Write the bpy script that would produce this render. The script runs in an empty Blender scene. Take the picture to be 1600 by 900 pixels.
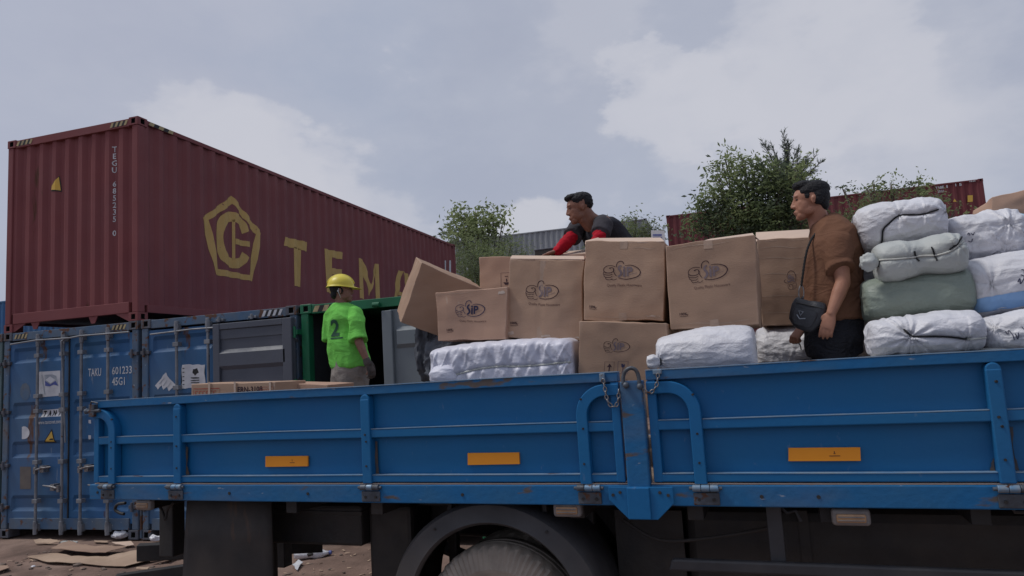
import bpy, bmesh, math, random
from mathutils import Vector, Matrix, noise
random.seed(7)
PI = math.pi
rad = math.radians
SC = bpy.context.scene
COL = SC.collection

# ---------------------------------------------------------------- camera
FPX = 1097.0
CAM = Vector((0, 0, 1.946))
_yaw, _pitch, _roll = 0.287799, 0.112963, -0.061205
_f = Vector((-math.sin(_yaw)*math.cos(_pitch), math.cos(_yaw)*math.cos(_pitch), math.sin(_pitch)))
_r = Vector((math.cos(_yaw), math.sin(_yaw), 0)); _u = _r.cross(_f)
F = _f; R = math.cos(_roll)*_r+math.sin(_roll)*_u; U = -math.sin(_roll)*_r+math.cos(_roll)*_u
cd = bpy.data.cameras.new('camera'); cam = bpy.data.objects.new('camera', cd); COL.objects.link(cam)
cam.matrix_world = Matrix(((R.x, U.x, -F.x, CAM.x), (R.y, U.y, -F.y, CAM.y), (R.z, U.z, -F.z, CAM.z), (0, 0, 0, 1)))
cd.sensor_width = 36; cd.lens = 36*FPX/1600; cd.clip_end = 3000; cd.clip_start = .05
SC.camera = cam

# ---------------------------------------------------------------- sky, sun, exposure
SUN_DIR = Vector((-.50, -.12, .86)).normalized()      # towards the sun
def pix_dir(x, y): return (F*FPX+R*(x-800)+U*(450-y)).normalized()
w = bpy.data.worlds.new('World'); SC.world = w; w.use_nodes = True
nt = w.node_tree; nt.nodes.clear()
def N(t, **k):
    n = nt.nodes.new(t)
    for a, b in k.items(): setattr(n, a, b)
    return n
L = nt.links.new
out = N('ShaderNodeOutputWorld'); bg = N('ShaderNodeBackground'); bg.inputs[1].default_value = .1
L(bg.outputs[0], out.inputs[0])
sky = N('ShaderNodeTexSky', sky_type='NISHITA', sun_disc=False)
sky.sun_elevation = math.asin(SUN_DIR.z); sky.sun_rotation = math.atan2(SUN_DIR.x, SUN_DIR.y)
sky.air_density = 1; sky.dust_density = 3; sky.ozone_density = 1
tc = N('ShaderNodeTexCoord')
def rgb(c): n = N('ShaderNodeRGB'); n.outputs[0].default_value = (*c, 1); return n.outputs[0]
def mathn(op, a, b=None, clamp=False):
    n = N('ShaderNodeMath', operation=op); n.use_clamp = clamp
    for i, q in enumerate((a, b)):
        if q is None: continue
        if isinstance(q, (int, float)): n.inputs[i].default_value = q
        else: L(q, n.inputs[i])
    return n.outputs[0]
def mixc(fac, a, b):
    n = N('ShaderNodeMix', data_type='RGBA')
    if isinstance(fac, (int, float)): n.inputs[0].default_value = fac
    else: L(fac, n.inputs[0])
    L(a, n.inputs[6]); L(b, n.inputs[7]); return n.outputs[2]
def maprange(v, a, b, c=0, d=1):
    n = N('ShaderNodeMapRange', interpolation_type='SMOOTHSTEP'); L(v, n.inputs[0])
    for i, q in enumerate((a, b, c, d)): n.inputs[i+1].default_value = q
    return n.outputs[0]
nz = N('ShaderNodeTexNoise'); nz.inputs['Scale'].default_value = 5.0; nz.inputs['Detail'].default_value = 7; nz.inputs['Roughness'].default_value = .55
mp = N('ShaderNodeMapping'); mp.inputs['Scale'].default_value = (1, 1, 1.8); mp.inputs['Location'].default_value = (2.3, .7, .4)
L(tc.outputs['Generated'], mp.inputs[0]); L(mp.outputs[0], nz.inputs[0])
nz2 = N('ShaderNodeTexNoise'); nz2.inputs['Scale'].default_value = 1.5; nz2.inputs['Detail'].default_value = 3
L(tc.outputs['Generated'], nz2.inputs[0])
overcast = mixc(maprange(nz2.outputs[0], .30, .75), rgb((3.25, 3.62, 4.52)), rgb((3.12, 3.35, 4.15)))
base = mixc(.93, sky.outputs[0], overcast)
# pale banks of cloud, each round its own direction with a ragged edge
def bank(col, px, py, radius, soft, amount, tint, squash=1.0):
    d = pix_dir(px, py)
    dp = N('ShaderNodeVectorMath', operation='DISTANCE'); L(tc.outputs['Generated'], dp.inputs[0]); dp.inputs[1].default_value = d
    e = mathn('ADD', dp.outputs[1+0] if False else dp.outputs['Value'], mathn('MULTIPLY', mathn('SUBTRACT', nz.outputs[0], .5), -.55))
    m = maprange(e, radius-soft, radius+soft, amount, 0)
    return mixc(m, col, rgb(tint))
c = base
wht = (4.6, 4.68, 5.2)
pal = (3.85, 4.1, 4.8)
for a in ((1100, 60, .30, .12, .28, pal), (1330, 200, .26, .12, .28, pal), (430, 260, .20, .08, .35, pal), (100, 120, .30, .15, .35, (3.6, 3.7, 4.5)),
          (1250, 60, .125, .025, .40, wht), (1180, 130, .10, .020, .35, wht), (1045, 160, .080, .016, .55, wht), (1130, 220, .12, .03, .35, wht), (1010, 200, .05, .02, .4, wht), (1300, 120, .10, .04, .4, wht), (1380, 180, .12, .08, .3, wht),
          (430, 205, .075, .022, .5, wht), (340, 190, .055, .02, .45, wht), (500, 260, .08, .025, .5, wht), (560, 320, .07, .03, .45, wht), (400, 270, .10, .05, .4, wht), (560, 128, .035, .02, .5, wht),
          (820, 350, .050, .022, .8, (4.7, 4.75, 5.2)), (1480, 300, .12, .08, .3, wht), (920, 30, .07, .04, .3, wht)):
    c = bank(c, *a)
fine = maprange(nz.outputs[0], .3, .75, -.0, 1)
c = mixc(mathn('MULTIPLY', fine, .13), c, rgb((4.5, 4.65, 5.3)))
L(c, bg.inputs[0])
sd = bpy.data.lights.new('sun', 'SUN'); so = bpy.data.objects.new('sun', sd); COL.objects.link(so)
sd.energy = 1.5; sd.angle = rad(12); sd.color = (1, .96, .9)
so.rotation_euler = SUN_DIR.to_track_quat('Z', 'Y').to_euler()
SC.view_settings.view_transform = 'Standard'; SC.view_settings.look = 'None'
SC.view_settings.exposure = .30; SC.view_settings.gamma = 1

# ---------------------------------------------------------------- pixel rays on to planes of the place
TY = -0.0697941; TD = 3.6266
DR = Vector((math.cos(TY), math.sin(TY), 0)); DN = Vector((-math.sin(TY), math.cos(TY), 0))
def T2W(p): return DR*p[0]+DN*(TD+p[1])+Vector((0, 0, p[2]))
def W2T(P): return Vector((P.dot(DR), P.dot(DN)-TD, P.z))
def pV(x, y, v):
    d = pix_dir(x, y); return W2T(CAM+d*((TD+v)/d.dot(DN)))
def pY(x, y, Y):
    d = pix_dir(x, y); return CAM+d*(Y/d.y)
def pX(x, y, X):
    d = pix_dir(x, y); return CAM+d*(X/d.x)
def pZ(x, y, z):
    d = pix_dir(x, y); return CAM+d*((z-CAM.z)/d.z)

# ---------------------------------------------------------------- materials
MATS = {}
def mat(name, c1, c2=None, sc=3.0, rough=.6, bump=0., bsc=40., metal=0., stretch=(1, 1, 1), rust=0., rustc=(.10, .045, .025), rsc=6., det=6,
        lo=.35, hi=.65, dirt=0., dirtc=(.16, .12, .095), spec=.4, rstretch=(1, 1, 1), scratch=0., edge=None, edgeamt=.6, leaf=False, crease=0., csc=7):
    if name in MATS: return MATS[name]
    m = bpy.data.materials.new(name); m.use_nodes = True; t = m.node_tree; nd = t.nodes; lk = t.links.new
    b = nd['Principled BSDF']; b.inputs['Roughness'].default_value = rough; b.inputs['Metallic'].default_value = metal
    b.inputs['Specular IOR Level'].default_value = spec
    tcn = nd.new('ShaderNodeTexCoord')
    def noise_(scale, detail, st=(1, 1, 1), off=0):
        mpn = nd.new('ShaderNodeMapping'); mpn.inputs['Scale'].default_value = st; mpn.inputs['Location'].default_value = (off, off*.7, off*1.3)
        lk(tcn.outputs['Object'], mpn.inputs[0])
        n = nd.new('ShaderNodeTexNoise'); n.inputs['Scale'].default_value = scale; n.inputs['Detail'].default_value = detail
        lk(mpn.outputs[0], n.inputs['Vector']); return n.outputs[0]
    def mr(v, a, bb, c_=0, d_=1):
        n = nd.new('ShaderNodeMapRange'); lk(v, n.inputs[0])
        for i, q in enumerate((a, bb, c_, d_)): n.inputs[i+1].default_value = q
        return n.outputs[0]
    def mx(f, a, bb):
        n = nd.new('ShaderNodeMix'); n.data_type = 'RGBA'; lk(f, n.inputs[0])
        for i, q in ((6, a), (7, bb)):
            if isinstance(q, tuple): n.inputs[i].default_value = (*q, 1)
            else: lk(q, n.inputs[i])
        return n.outputs[2]
    if c2 is None: c2 = tuple(q*.82 for q in c1)
    col = mx(mr(noise_(sc, det, stretch), lo, hi), c1, c2)
    if dirt: col = mx(mr(noise_(sc*.45, 8, rstretch, 5.), .5, .72, 0, dirt), col, dirtc)
    if rust: col = mx(mr(noise_(rsc, 9, rstretch, 11.), .70-rust, .75-rust, 0, 1), col, rustc)
    if scratch: col = mx(mr(noise_(rsc*2.5, 9, rstretch, 3.), .68, .72, 0, scratch), col, (.45, .45, .45))
    if edge:
        g = nd.new('ShaderNodeNewGeometry'); en = nd.new('ShaderNodeMath'); en.operation = 'MULTIPLY'; lk(mr(g.outputs['Pointiness'], .515, .60), en.inputs[0]); lk(mr(noise_(sc*5, 6, (1, 1, 1), 21.), .40, .60, .1, edgeamt), en.inputs[1]); col = mx(en.outputs[0], col, edge)
    lk(col, b.inputs['Base Color'])
    if leaf:
        tl = nd.new('ShaderNodeBsdfTranslucent'); lk(col, tl.inputs[0]); ms = nd.new('ShaderNodeMixShader'); ms.inputs[0].default_value = .5
        lk(b.outputs[0], ms.inputs[1]); lk(tl.outputs[0], ms.inputs[2]); lk(ms.outputs[0], nd['Material Output'].inputs['Surface'])
    rn = mr(noise_(sc*2, 4, (1, 1, 1), 2.), .3, .7, max(0, rough-.12), min(1, rough+.12)); lk(rn, b.inputs['Roughness'])
    if bump:
        bn = nd.new('ShaderNodeBump'); bn.inputs['Strength'].default_value = min(1, bump); bn.inputs['Distance'].default_value = .01
        lk(noise_(bsc, 5, stretch, 1.), bn.inputs['Height']); lk(bn.outputs[0], b.inputs['Normal'])
    if crease:
        mpn = nd.new('ShaderNodeMapping'); mpn.inputs['Scale'].default_value = (.8, 1, 1.6); lk(tcn.outputs['Object'], mpn.inputs[0])
        hs = []
        for k_, (s_, a_) in enumerate(((csc, 1.), (csc*2.3, .45))):
            n = nd.new('ShaderNodeTexNoise'); n.inputs['Scale'].default_value = s_; n.inputs['Detail'].default_value = 1.5; n.inputs['Distortion'].default_value = 1.1; lk(mpn.outputs[0], n.inputs['Vector'])
            a = nd.new('ShaderNodeMath'); a.operation = 'SUBTRACT'; lk(n.outputs[0], a.inputs[0]); a.inputs[1].default_value = .5
            b2 = nd.new('ShaderNodeMath'); b2.operation = 'ABSOLUTE'; lk(a.outputs[0], b2.inputs[0]); hs.append(mr(b2.outputs[0], 0, .16, a_, 0))
        ad = nd.new('ShaderNodeMath'); lk(hs[0], ad.inputs[0]); lk(hs[1], ad.inputs[1])
        cb = nd.new('ShaderNodeBump'); cb.inputs['Strength'].default_value = crease; cb.inputs['Distance'].default_value = .02; lk(ad.outputs[0], cb.inputs['Height'])
        if bump: lk(bn.outputs[0], cb.inputs['Normal'])
        lk(cb.outputs[0], b.inputs['Normal'])
    MATS[name] = m; return m
M_RED = mat('maroon_paint', (.215, .068, .070), (.190, .061, .065), 1.2, .68, .15, 8, rust=.02, rsc=5, dirt=.2, dirtc=(.23, .09, .085), spec=.25, rstretch=(1, 1, .18))
M_REDF = mat('far_maroon_paint', (.175, .042, .048), (.145, .036, .04), .8, .7, rust=.06, rsc=1.5, rstretch=(1, 1, .3))
M_CBLUE = mat('container_blue_paint', (.024, .11, .27), (.034, .12, .25), 1.6, .55, .2, 12, rust=.05, rsc=5, dirt=.35, dirtc=(.11, .12, .14), rstretch=(1, 1, .25), scratch=.25)
M_CBLUER = mat('worn_blue_rail_paint', (.06, .12, .21), (.10, .13, .17), 4, .6, .3, 14, rust=.12, rsc=8, dirt=.6, dirtc=(.13, .12, .12), scratch=.4)
M_TEAL = mat('grey_teal_paint', (.09, .14, .15), (.07, .11, .12), 2, .6, rust=.05)
M_GREEN = mat('green_paint', (.012, .15, .065), (.01, .12, .055), 3, .5, .1, 20, rust=.02)
M_DGREY = mat('slate_door_paint', (.085, .095, .125), (.07, .08, .105), 1.5, .5, .12, 20, dirt=.3, dirtc=(.12, .12, .13), rstretch=(1, 1, .3))
M_LGREY = mat('pale_grey_door_paint', (.19, .215, .235), (.165, .19, .21), 1.5, .5, .12, 20, rust=.02)
M_FGREY = mat('far_grey_paint', (.30, .31, .33), (.24, .25, .27), .8, .7, rust=.04, rsc=2, rstretch=(1, 1, .2))
M_ROD = mat('galvanised_rod', (.24, .25, .27), (.16, .17, .19), 9, .5, metal=.3, rust=.05, rsc=14)
M_CASTD = mat('dark_casting_paint', (.10, .11, .14), (.07, .07, .08), 7, .6, rust=.12, rsc=12)
M_HOLE = mat('hole_shade', (.012, .012, .014), None, 5, .9)  # near-black colour paints in the shade inside the casting holes
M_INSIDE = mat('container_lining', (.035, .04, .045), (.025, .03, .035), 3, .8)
M_TB = mat('truck_blue_paint', (.007, .120, .315), (.009, .130, .31), 1.6, .5, .12, 30, rust=.0, rsc=9, dirt=.22, dirtc=(.04, .12, .25), rstretch=(1, 1, .5), scratch=.08, spec=.3)
M_TBW = mat('worn_truck_blue_paint', (.009, .122, .31), (.02, .125, .28), 5, .5, .25, 30, rust=.055, rsc=8, rustc=(.10, .085, .08), spec=.3, dirt=.5, dirtc=(.12, .14, .17), rstretch=(.5, 1, 1.6), scratch=.5)
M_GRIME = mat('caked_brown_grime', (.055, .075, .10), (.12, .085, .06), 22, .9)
M_HILITE = mat('pale_blue_edge_highlight', (.13, .25, .40), (.22, .30, .38), 9, .45, rust=.03, rsc=9, rstretch=(.5, 1, 1))  # pale colour paints in the highlights along the rail tops
M_TBH = mat('greasy_hinge_metal', (.10, .12, .15), (.06, .065, .075), 14, .55, .3, 60, metal=.2, rust=.1, rsc=20)
M_TBK = mat('bright_knuckle_paint', (.12, .24, .38), (.22, .26, .3), 25, .45, metal=.2, rust=.08, rsc=25)
M_BLACK = mat('black_chassis_paint', (.022, .022, .024), (.035, .032, .03), 4, .6, .3, 30, dirt=.5, dirtc=(.07, .055, .045))
M_FLAP = mat('muddy_black_rubber', (.032, .03, .03), (.05, .042, .038), 3, .75, .2, 25, rust=.115, rustc=(.11, .06, .035), rsc=2.5, rstretch=(1.6, 1.6, .35))
M_FENDER = mat('grey_plastic_fender', (.05, .05, .055), (.036, .036, .04), 4, .55, .12, 30, dirt=.4, dirtc=(.11, .095, .085))
M_TYRE = mat('dusty_tyre_rubber', (.38, .325, .275), (.27, .235, .20), 7, .85, .3, 60, dirt=.5, dirtc=(.34, .28, .235))
M_ORANGE = mat('orange_reflective_tape', (.82, .31, .02), (.76, .28, .02), 4, .5)
M_LAMP = mat('amber_lamp_lens', (.50, .30, .16), (.38, .23, .14), 14, .3, dirt=.6)
M_LAMPF = mat('dusty_lamp_housing', (.24, .22, .21), (.16, .15, .15), 14, .5, dirt=.6)
M_WOOD = mat('worn_deck_planks', (.26, .19, .14), (.16, .12, .095), 6, .85, .5, 30, stretch=(.2, 4, 4))
M_CARD = [mat('cardboard_'+n, c1, c2, 2.2, .85, .18, 60, stretch=(1, 1, 5), dirt=.5, dirtc=dc, spec=.2, edge=(.58, .43, .34), edgeamt=.8, rust=.045, rustc=(.50, .37, .29), rsc=7, rstretch=(1.6, 1.6, .5)) for n, c1, c2, dc in (
    ('tan', (.44, .295, .21), (.395, .262, .185), (.33, .22, .16)), ('brown', (.375, .25, .178), (.335, .222, .158), (.27, .185, .135)),
    ('pinkish', (.46, .295, .215), (.42, .268, .195), (.34, .22, .165)), ('dark', (.275, .185, .14), (.25, .165, .125), (.2, .14, .11)))]
M_CARDIN = mat('cardboard_inner_face', (.62, .47, .37), (.55, .42, .34), 4, .85, .1, 60, spec=.2)
M_TAPE = mat('clear_brown_tape', (.36, .25, .18), (.42, .30, .23), 6, .28)
M_CREASE = mat('pale_crease', (.43, .32, .25), (.36, .26, .2), 12, .8)
M_SCUFF = mat('milky_torn_tape', (.52, .42, .35), (.40, .29, .22), 25, .35, spec=.6)
M_INK = mat('dark_brown_print_ink', (.045, .02, .028), None, 9, .8)
M_INKB = mat('navy_print_ink', (.035, .035, .085), None, 9, .8)
M_INKG = mat('violet_grey_print_ink', (.155, .12, .14), (.20, .15, .155), 30, .8)
M_INKL = mat('faded_print_ink', (.15, .085, .07), None, 9, .8)
M_REDINK = mat('red_print_ink', (.33, .07, .05), (.38, .12, .08), 14, .8)
M_WHITE = mat('white_woven_plastic', (.70, .70, .74), (.60, .60, .645), 3, .42, .35, 110, dirt=.45, dirtc=(.40, .39, .39), spec=.5, crease=.26, csc=4)
M_QUILT = mat('lilac_white_sheeting', (.68, .68, .76), (.58, .58, .67), 3, .45, .2, 60, spec=.45, crease=.12, csc=5, dirt=.25, dirtc=(.45, .44, .48))
M_WHITEG = mat('grey_green_woven_plastic', (.45, .47, .455), (.40, .42, .405), 3, .5, .3, 100, crease=.13, csc=4)
M_GRN = mat('sage_green_woven_plastic', (.25, .295, .25), (.21, .25, .215), 3, .5, .35, 100, crease=.22, csc=4, dirt=.4, dirtc=(.16, .18, .15))
M_LB = mat('light_blue_plastic', (.33, .55, .72), (.48, .64, .76), 5, .4, .2, 30)
M_STRIPE = mat('blue_stripe_print', (.20, .36, .62), (.25, .42, .66), 5, .5)
M_DSACK = mat('charcoal_wrap', (.055, .06, .075), (.09, .10, .12), 12, .6, .6, 30)
M_ROPE = mat('black_twine', (.02, .02, .022), None, 20, .9)
M_ROPEW = mat('white_twine', (.6, .6, .55), None, 20, .8)
M_YEL = mat('container_yellow_lettering', (.55, .345, .115), (.49, .31, .10), 5, .6, rust=.015, rsc=20, rustc=(.16, .055, .06))
M_WLET = mat('white_lettering', (.62, .64, .66), (.5, .52, .55), 12, .6)
M_DY = mat('yellow_sticker', (.72, .45, .07), (.62, .4, .08), 9, .5)
M_DK = mat('black_sticker_ink', (.02, .02, .022), None, 9, .6)
M_PAPER = mat('weathered_white_sticker', (.62, .63, .66), (.5, .51, .55), 9, .6, dirt=.3, dirtc=(.3, .3, .33))
M_STB = mat('sticker_blue_ink', (.06, .08, .28), (.10, .13, .36), 9, .6)
M_STG = mat('sticker_grey_ink', (.28, .31, .36), (.4, .43, .47), 9, .6)
M_BROWNP = mat('faded_brown_patch', (.15, .13, .115), (.12, .105, .10), 9, .8)
M_SKIN1 = mat('light_brown_skin', (.40, .20, .135), (.35, .17, .115), 18, .5, .08, 120, spec=.25, dirt=.35, dirtc=(.27, .125, .085))
M_SKIN2 = mat('deep_brown_skin', (.27, .135, .095), (.225, .11, .078), 18, .48, .08, 120, spec=.25, dirt=.35, dirtc=(.13, .06, .042))
M_SKIN3 = mat('mid_brown_skin', (.29, .155, .115), (.24, .125, .098), 18, .48, .08, 120, spec=.25, dirt=.35, dirtc=(.15, .075, .055))
M_HAIR = mat('black_hair', (.006, .006, .009), (.011, .011, .014), 60, .75, .7, 160, stretch=(1, 1, .4))
M_LIP = mat('lip_skin', (.25, .10, .08), None, 20, .5)
M_EYE = mat('dark_eye', (.015, .012, .012), None, 20, .2)
M_SHB = mat('rust_brown_cotton', (.175, .088, .055), (.15, .075, .048), 6, .9, .25, 200, spec=.1, crease=.22, csc=4)
M_SHG = mat('lime_green_jersey', (.17, .57, .095), (.15, .50, .085), 6, .8, .2, 200, spec=.15, crease=.22, csc=4)
M_SHD = mat('charcoal_jersey', (.045, .045, .055), (.037, .037, .045), 6, .9, .2, 200, spec=.1, crease=.15, csc=5)
M_SHD2 = mat('heather_grey_sleeve', (.062, .058, .066), (.05, .047, .054), 30, .9, .2, 200, spec=.1)
M_SLV = mat('red_sleeve_knit', (.45, .012, .028), (.38, .010, .022), 8, .85, .3, 200, spec=.15)
M_PANTB = mat('black_trousers_cloth', (.022, .023, .03), (.03, .031, .038), 8, .85, .3, 120, spec=.15, crease=.5, csc=7)
M_PANTK = mat('dusty_khaki_cloth', (.27, .24, .22), (.20, .18, .165), 9, .9, .3, 120, spec=.1, crease=.22, csc=5)
M_BAG = mat('black_nylon', (.028, .03, .037), (.04, .042, .05), 10, .5, .3, 150)
M_GLOVE = mat('dark_work_glove', (.05, .045, .045), (.09, .075, .07), 20, .9, .3, 100)
M_HAT = mat('yellow_hard_hat_plastic', (.72, .60, .07), (.62, .51, .06), 8, .42)
M_STEEL = mat('worn_steel', (.30, .30, .31), (.16, .15, .15), 30, .45, metal=.6, rust=.08, rsc=30)
M_SHOE = mat('shoe_leather', (.03, .028, .028), None, 9, .6)
M_BARK = mat('grey_bark', (.13, .10, .08), (.08, .065, .05), 10, .9, .5, 40)
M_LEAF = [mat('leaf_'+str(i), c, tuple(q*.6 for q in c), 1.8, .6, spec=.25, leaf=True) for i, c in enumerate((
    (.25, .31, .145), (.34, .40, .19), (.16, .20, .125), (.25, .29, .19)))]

# ---------------------------------------------------------------- mesh helpers
class MB:
    def __init__(s): s.v = []; s.f = []
    def add(s, vs, fs):
        o = len(s.v); s.v += [tuple(q) for q in vs]; s.f += [tuple(i+o for i in f) for f in fs]; return s
    def hexa(s, p):   # 4 lower then 4 upper, both counter-clockwise
        return s.add(p, [(0, 3, 2, 1), (4, 5, 6, 7), (0, 1, 5, 4), (1, 2, 6, 5), (2, 3, 7, 6), (3, 0, 4, 7)])
    def box(s, x0, x1, y0, y1, z0, z1):
        return s.hexa([(x0, y0, z0), (x1, y0, z0), (x1, y1, z0), (x0, y1, z0), (x0, y0, z1), (x1, y0, z1), (x1, y1, z1), (x0, y1, z1)])
    def tube(s, pts, r, n=8, closed=False):
        pts = [Vector(p) for p in pts]; m = len(pts); rs = r if isinstance(r, (list, tuple)) else [r]*m
        rings = []; prev = None
        for i, p in enumerate(pts):
            if closed: d = pts[(i+1) % m]-pts[i-1]
            else: d = pts[min(i+1, m-1)]-pts[max(i-1, 0)]
            d.normalize()
            if prev is None:
                a = Vector((0, 0, 1)) if abs(d.z) < .9 else Vector((1, 0, 0)); x = d.cross(a).normalized()
            else: x = (prev-d*prev.dot(d)).normalized()
            prev = x; y = d.cross(x)
            rings.append([p+(x*math.cos(2*PI*k/n)+y*math.sin(2*PI*k/n))*rs[i] for k in range(n)])
        vs = [q for rg in rings for q in rg]; fs = []
        for i in range(m if closed else m-1):
            j = (i+1) % m
            for k in range(n): fs.append((i*n+k, i*n+(k+1) % n, j*n+(k+1) % n, j*n+k))
        if not closed: fs.append(tuple(range(n-1, -1, -1))); fs.append(tuple((m-1)*n+k for k in range(n)))
        return s.add(vs, fs)
    def cyl(s, a, b, r, n=12): return s.tube([a, b], r, n)
    def prism(s, poly, y0, y1):   # poly in (x, z), extruded along y
        n = len(poly); vs = [(p[0], y0, p[1]) for p in poly]+[(p[0], y1, p[1]) for p in poly]
        fs = [tuple(range(n)), tuple(range(2*n-1, n-1, -1))]+[(i, i+n, (i+1) % n+n, (i+1) % n) for i in range(n)]
        return s.add(vs, fs)
    def grid(s, fn, nu, nv, u0=0, u1=1, v0=0, v1=1):
        vs = [fn(u0+(u1-u0)*i/nu, v0+(v1-v0)*j/nv) for j in range(nv+1) for i in range(nu+1)]
        return s.add(vs, [(j*(nu+1)+i, j*(nu+1)+i+1, (j+1)*(nu+1)+i+1, (j+1)*(nu+1)+i) for j in range(nv) for i in range(nu)])
    def ell(s, c, ax, n=16):
        c = Vector(c); ax = [Vector(a) for a in ax]; m = n//2; vs = [c+ax[2]]
        for j in range(1, m):
            t = PI*j/m
            for i in range(n):
                p = 2*PI*i/n; vs.append(c+ax[0]*math.sin(t)*math.cos(p)+ax[1]*math.sin(t)*math.sin(p)+ax[2]*math.cos(t))
        vs.append(c-ax[2]); fs = []
        for i in range(n): fs.append((0, 1+i, 1+(i+1) % n))
        for j in range(m-2):
            for i in range(n): fs.append((1+j*n+i, 1+(j+1)*n+i, 1+(j+1)*n+(i+1) % n, 1+j*n+(i+1) % n))
        b = 1+(m-2)*n
        for i in range(n): fs.append((len(vs)-1, b+(i+1) % n, b+i))
        return s.add(vs, fs)
    def sph(s, c, r, n=14): return s.ell(c, ((r, 0, 0), (0, r, 0), (0, 0, r)), n)
    def chain(s, pts, rs, n=14):
        for p, r in zip(pts, rs): s.sph(p, r, n)
        for i in range(len(pts)-1): s.tube([pts[i], pts[i+1]], [rs[i], rs[i+1]], n)
        return s
    def loft(s, rings, n=28, e=1.0):    # ring: centre, axis a, axis b
        vs = []
        for c_, a, b in rings:
            c_ = Vector(c_); a = Vector(a); b = Vector(b)
            for k in range(n):
                t = 2*PI*k/n; x, y = math.cos(t), math.sin(t)
                x = math.copysign(abs(x)**e, x); y = math.copysign(abs(y)**e, y); vs.append(c_+a*x+b*y)
        fs = [(i*n+k, i*n+(k+1) % n, (i+1)*n+(k+1) % n, (i+1)*n+k) for i in range(len(rings)-1) for k in range(n)]
        fs += [tuple(range(n-1, -1, -1)), tuple((len(rings)-1)*n+k for k in range(n))]
        return s.add(vs, fs)
    def build(s, name, m, parent=None, origin=(0, 0, 0), smooth=False, bevel=0, weld=False, seg=2):
        o = Vector(origin); me = bpy.data.meshes.new(name); me.from_pydata([tuple(Vector(q)-o) for q in s.v], [], s.f)
        if smooth is True: me.polygons.foreach_set('use_smooth', [True]*len(me.polygons))
        if weld:
            bm = bmesh.new(); bm.from_mesh(me); bmesh.ops.remove_doubles(bm, verts=bm.verts, dist=.0006); bmesh.ops.recalc_face_normals(bm, faces=bm.faces); bm.to_mesh(me); bm.free()
        for q in (m if isinstance(m, (list, tuple)) else [m]): me.materials.append(q)
        me.update(); ob = bpy.data.objects.new(name, me); COL.objects.link(ob)
        if parent is not None: ob.parent = parent
        if bevel:
            b = ob.modifiers.new('bevel', 'BEVEL'); b.width = bevel; b.segments = seg; b.limit_method = 'ANGLE'; b.angle_limit = rad(40)
        if isinstance(smooth, float):
            me.polygons.foreach_set('use_smooth', [True]*len(me.polygons)); 
            bm = bmesh.new(); bm.from_mesh(me)
            for e in bm.edges:
                if len(e.link_faces) == 2 and e.calc_face_angle(0) > smooth: e.smooth = False
            bm.to_mesh(me); bm.free()
        return ob
def thing(name, label, cat, loc=(0, 0, 0), rz=0, group=None):
    o = bpy.data.objects.new(name, None); COL.objects.link(o); o.location = loc; o.rotation_euler = (0, 0, rz); o.empty_display_size = .2
    o['label'] = label; o['category'] = cat
    if group: o['group'] = group
    return o
def tag(o, label, cat, group=None):
    o['label'] = label; o['category'] = cat
    if group: o['group'] = group
    return o
def tthing(name, label, cat, org, group=None): return thing(name, label, cat, T2W(org), TY, group)

# lettering and strokes, in a flat (x, z) frame, then laid on to a surface
_tcache = {}
def text2d(s, size=1.0, sx=1.0, align='LEFT', bold=0.0):
    k = (s, bold)
    if k not in _tcache:
        cu = bpy.data.curves.new('t', 'FONT'); cu.body = s; cu.resolution_u = 2; cu.offset = bold; ob = bpy.data.objects.new('t', cu)
        me = bpy.data.meshes.new_from_object(ob)
        _tcache[k] = ([(v.co.x, v.co.y) for v in me.vertices], [tuple(p.vertices) for p in me.polygons])
        bpy.data.objects.remove(ob); bpy.data.curves.remove(cu); bpy.data.meshes.remove(me)
    vs, fs = _tcache[k]; xs = [v[0] for v in vs]; ofs = 0
    if align == 'CENTER': ofs = (min(xs)+max(xs))/2
    elif align == 'LEFT': ofs = min(xs)
    return [((x-ofs)*size*sx, y*size) for x, y in vs], fs
def stroke(pts, wd, wd2=None):
    n = len(pts); vs = []
    for i, p in enumerate(pts):
        a = pts[max(i-1, 0)]; b = pts[min(i+1, n-1)]; dx, dy = b[0]-a[0], b[1]-a[1]; l = math.hypot(dx, dy) or 1
        h = (wd if wd2 is None else wd+(wd2-wd)*math.sin(PI*i/(n-1)))/2
        vs += [(p[0]-dy/l*h, p[1]+dx/l*h), (p[0]+dy/l*h, p[1]-dx/l*h)]
    return vs, [(2*i, 2*i+1, 2*i+3, 2*i+2) for i in range(n-1)]
def smoothline(pts, k=5):
    o = []
    for i in range(len(pts)-1):
        p0 = pts[max(i-1, 0)]; p1 = pts[i]; p2 = pts[i+1]; p3 = pts[min(i+2, len(pts)-1)]
        for j in range(k):
            t = j/k
            o.append(tuple(.5*(2*p1[q]+(p2[q]-p0[q])*t+(2*p0[q]-5*p1[q]+4*p2[q]-p3[q])*t*t+(3*p1[q]-p0[q]-3*p2[q]+p3[q])*t**3) for q in range(len(p1))))
    return o+[tuple(pts[-1])]
def comb(items):
    V_, F_ = [], []
    for vs, fs in items:
        o = len(V_); V_ += vs; F_ += [tuple(i+o for i in f) for f in fs]
    return V_, F_
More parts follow.
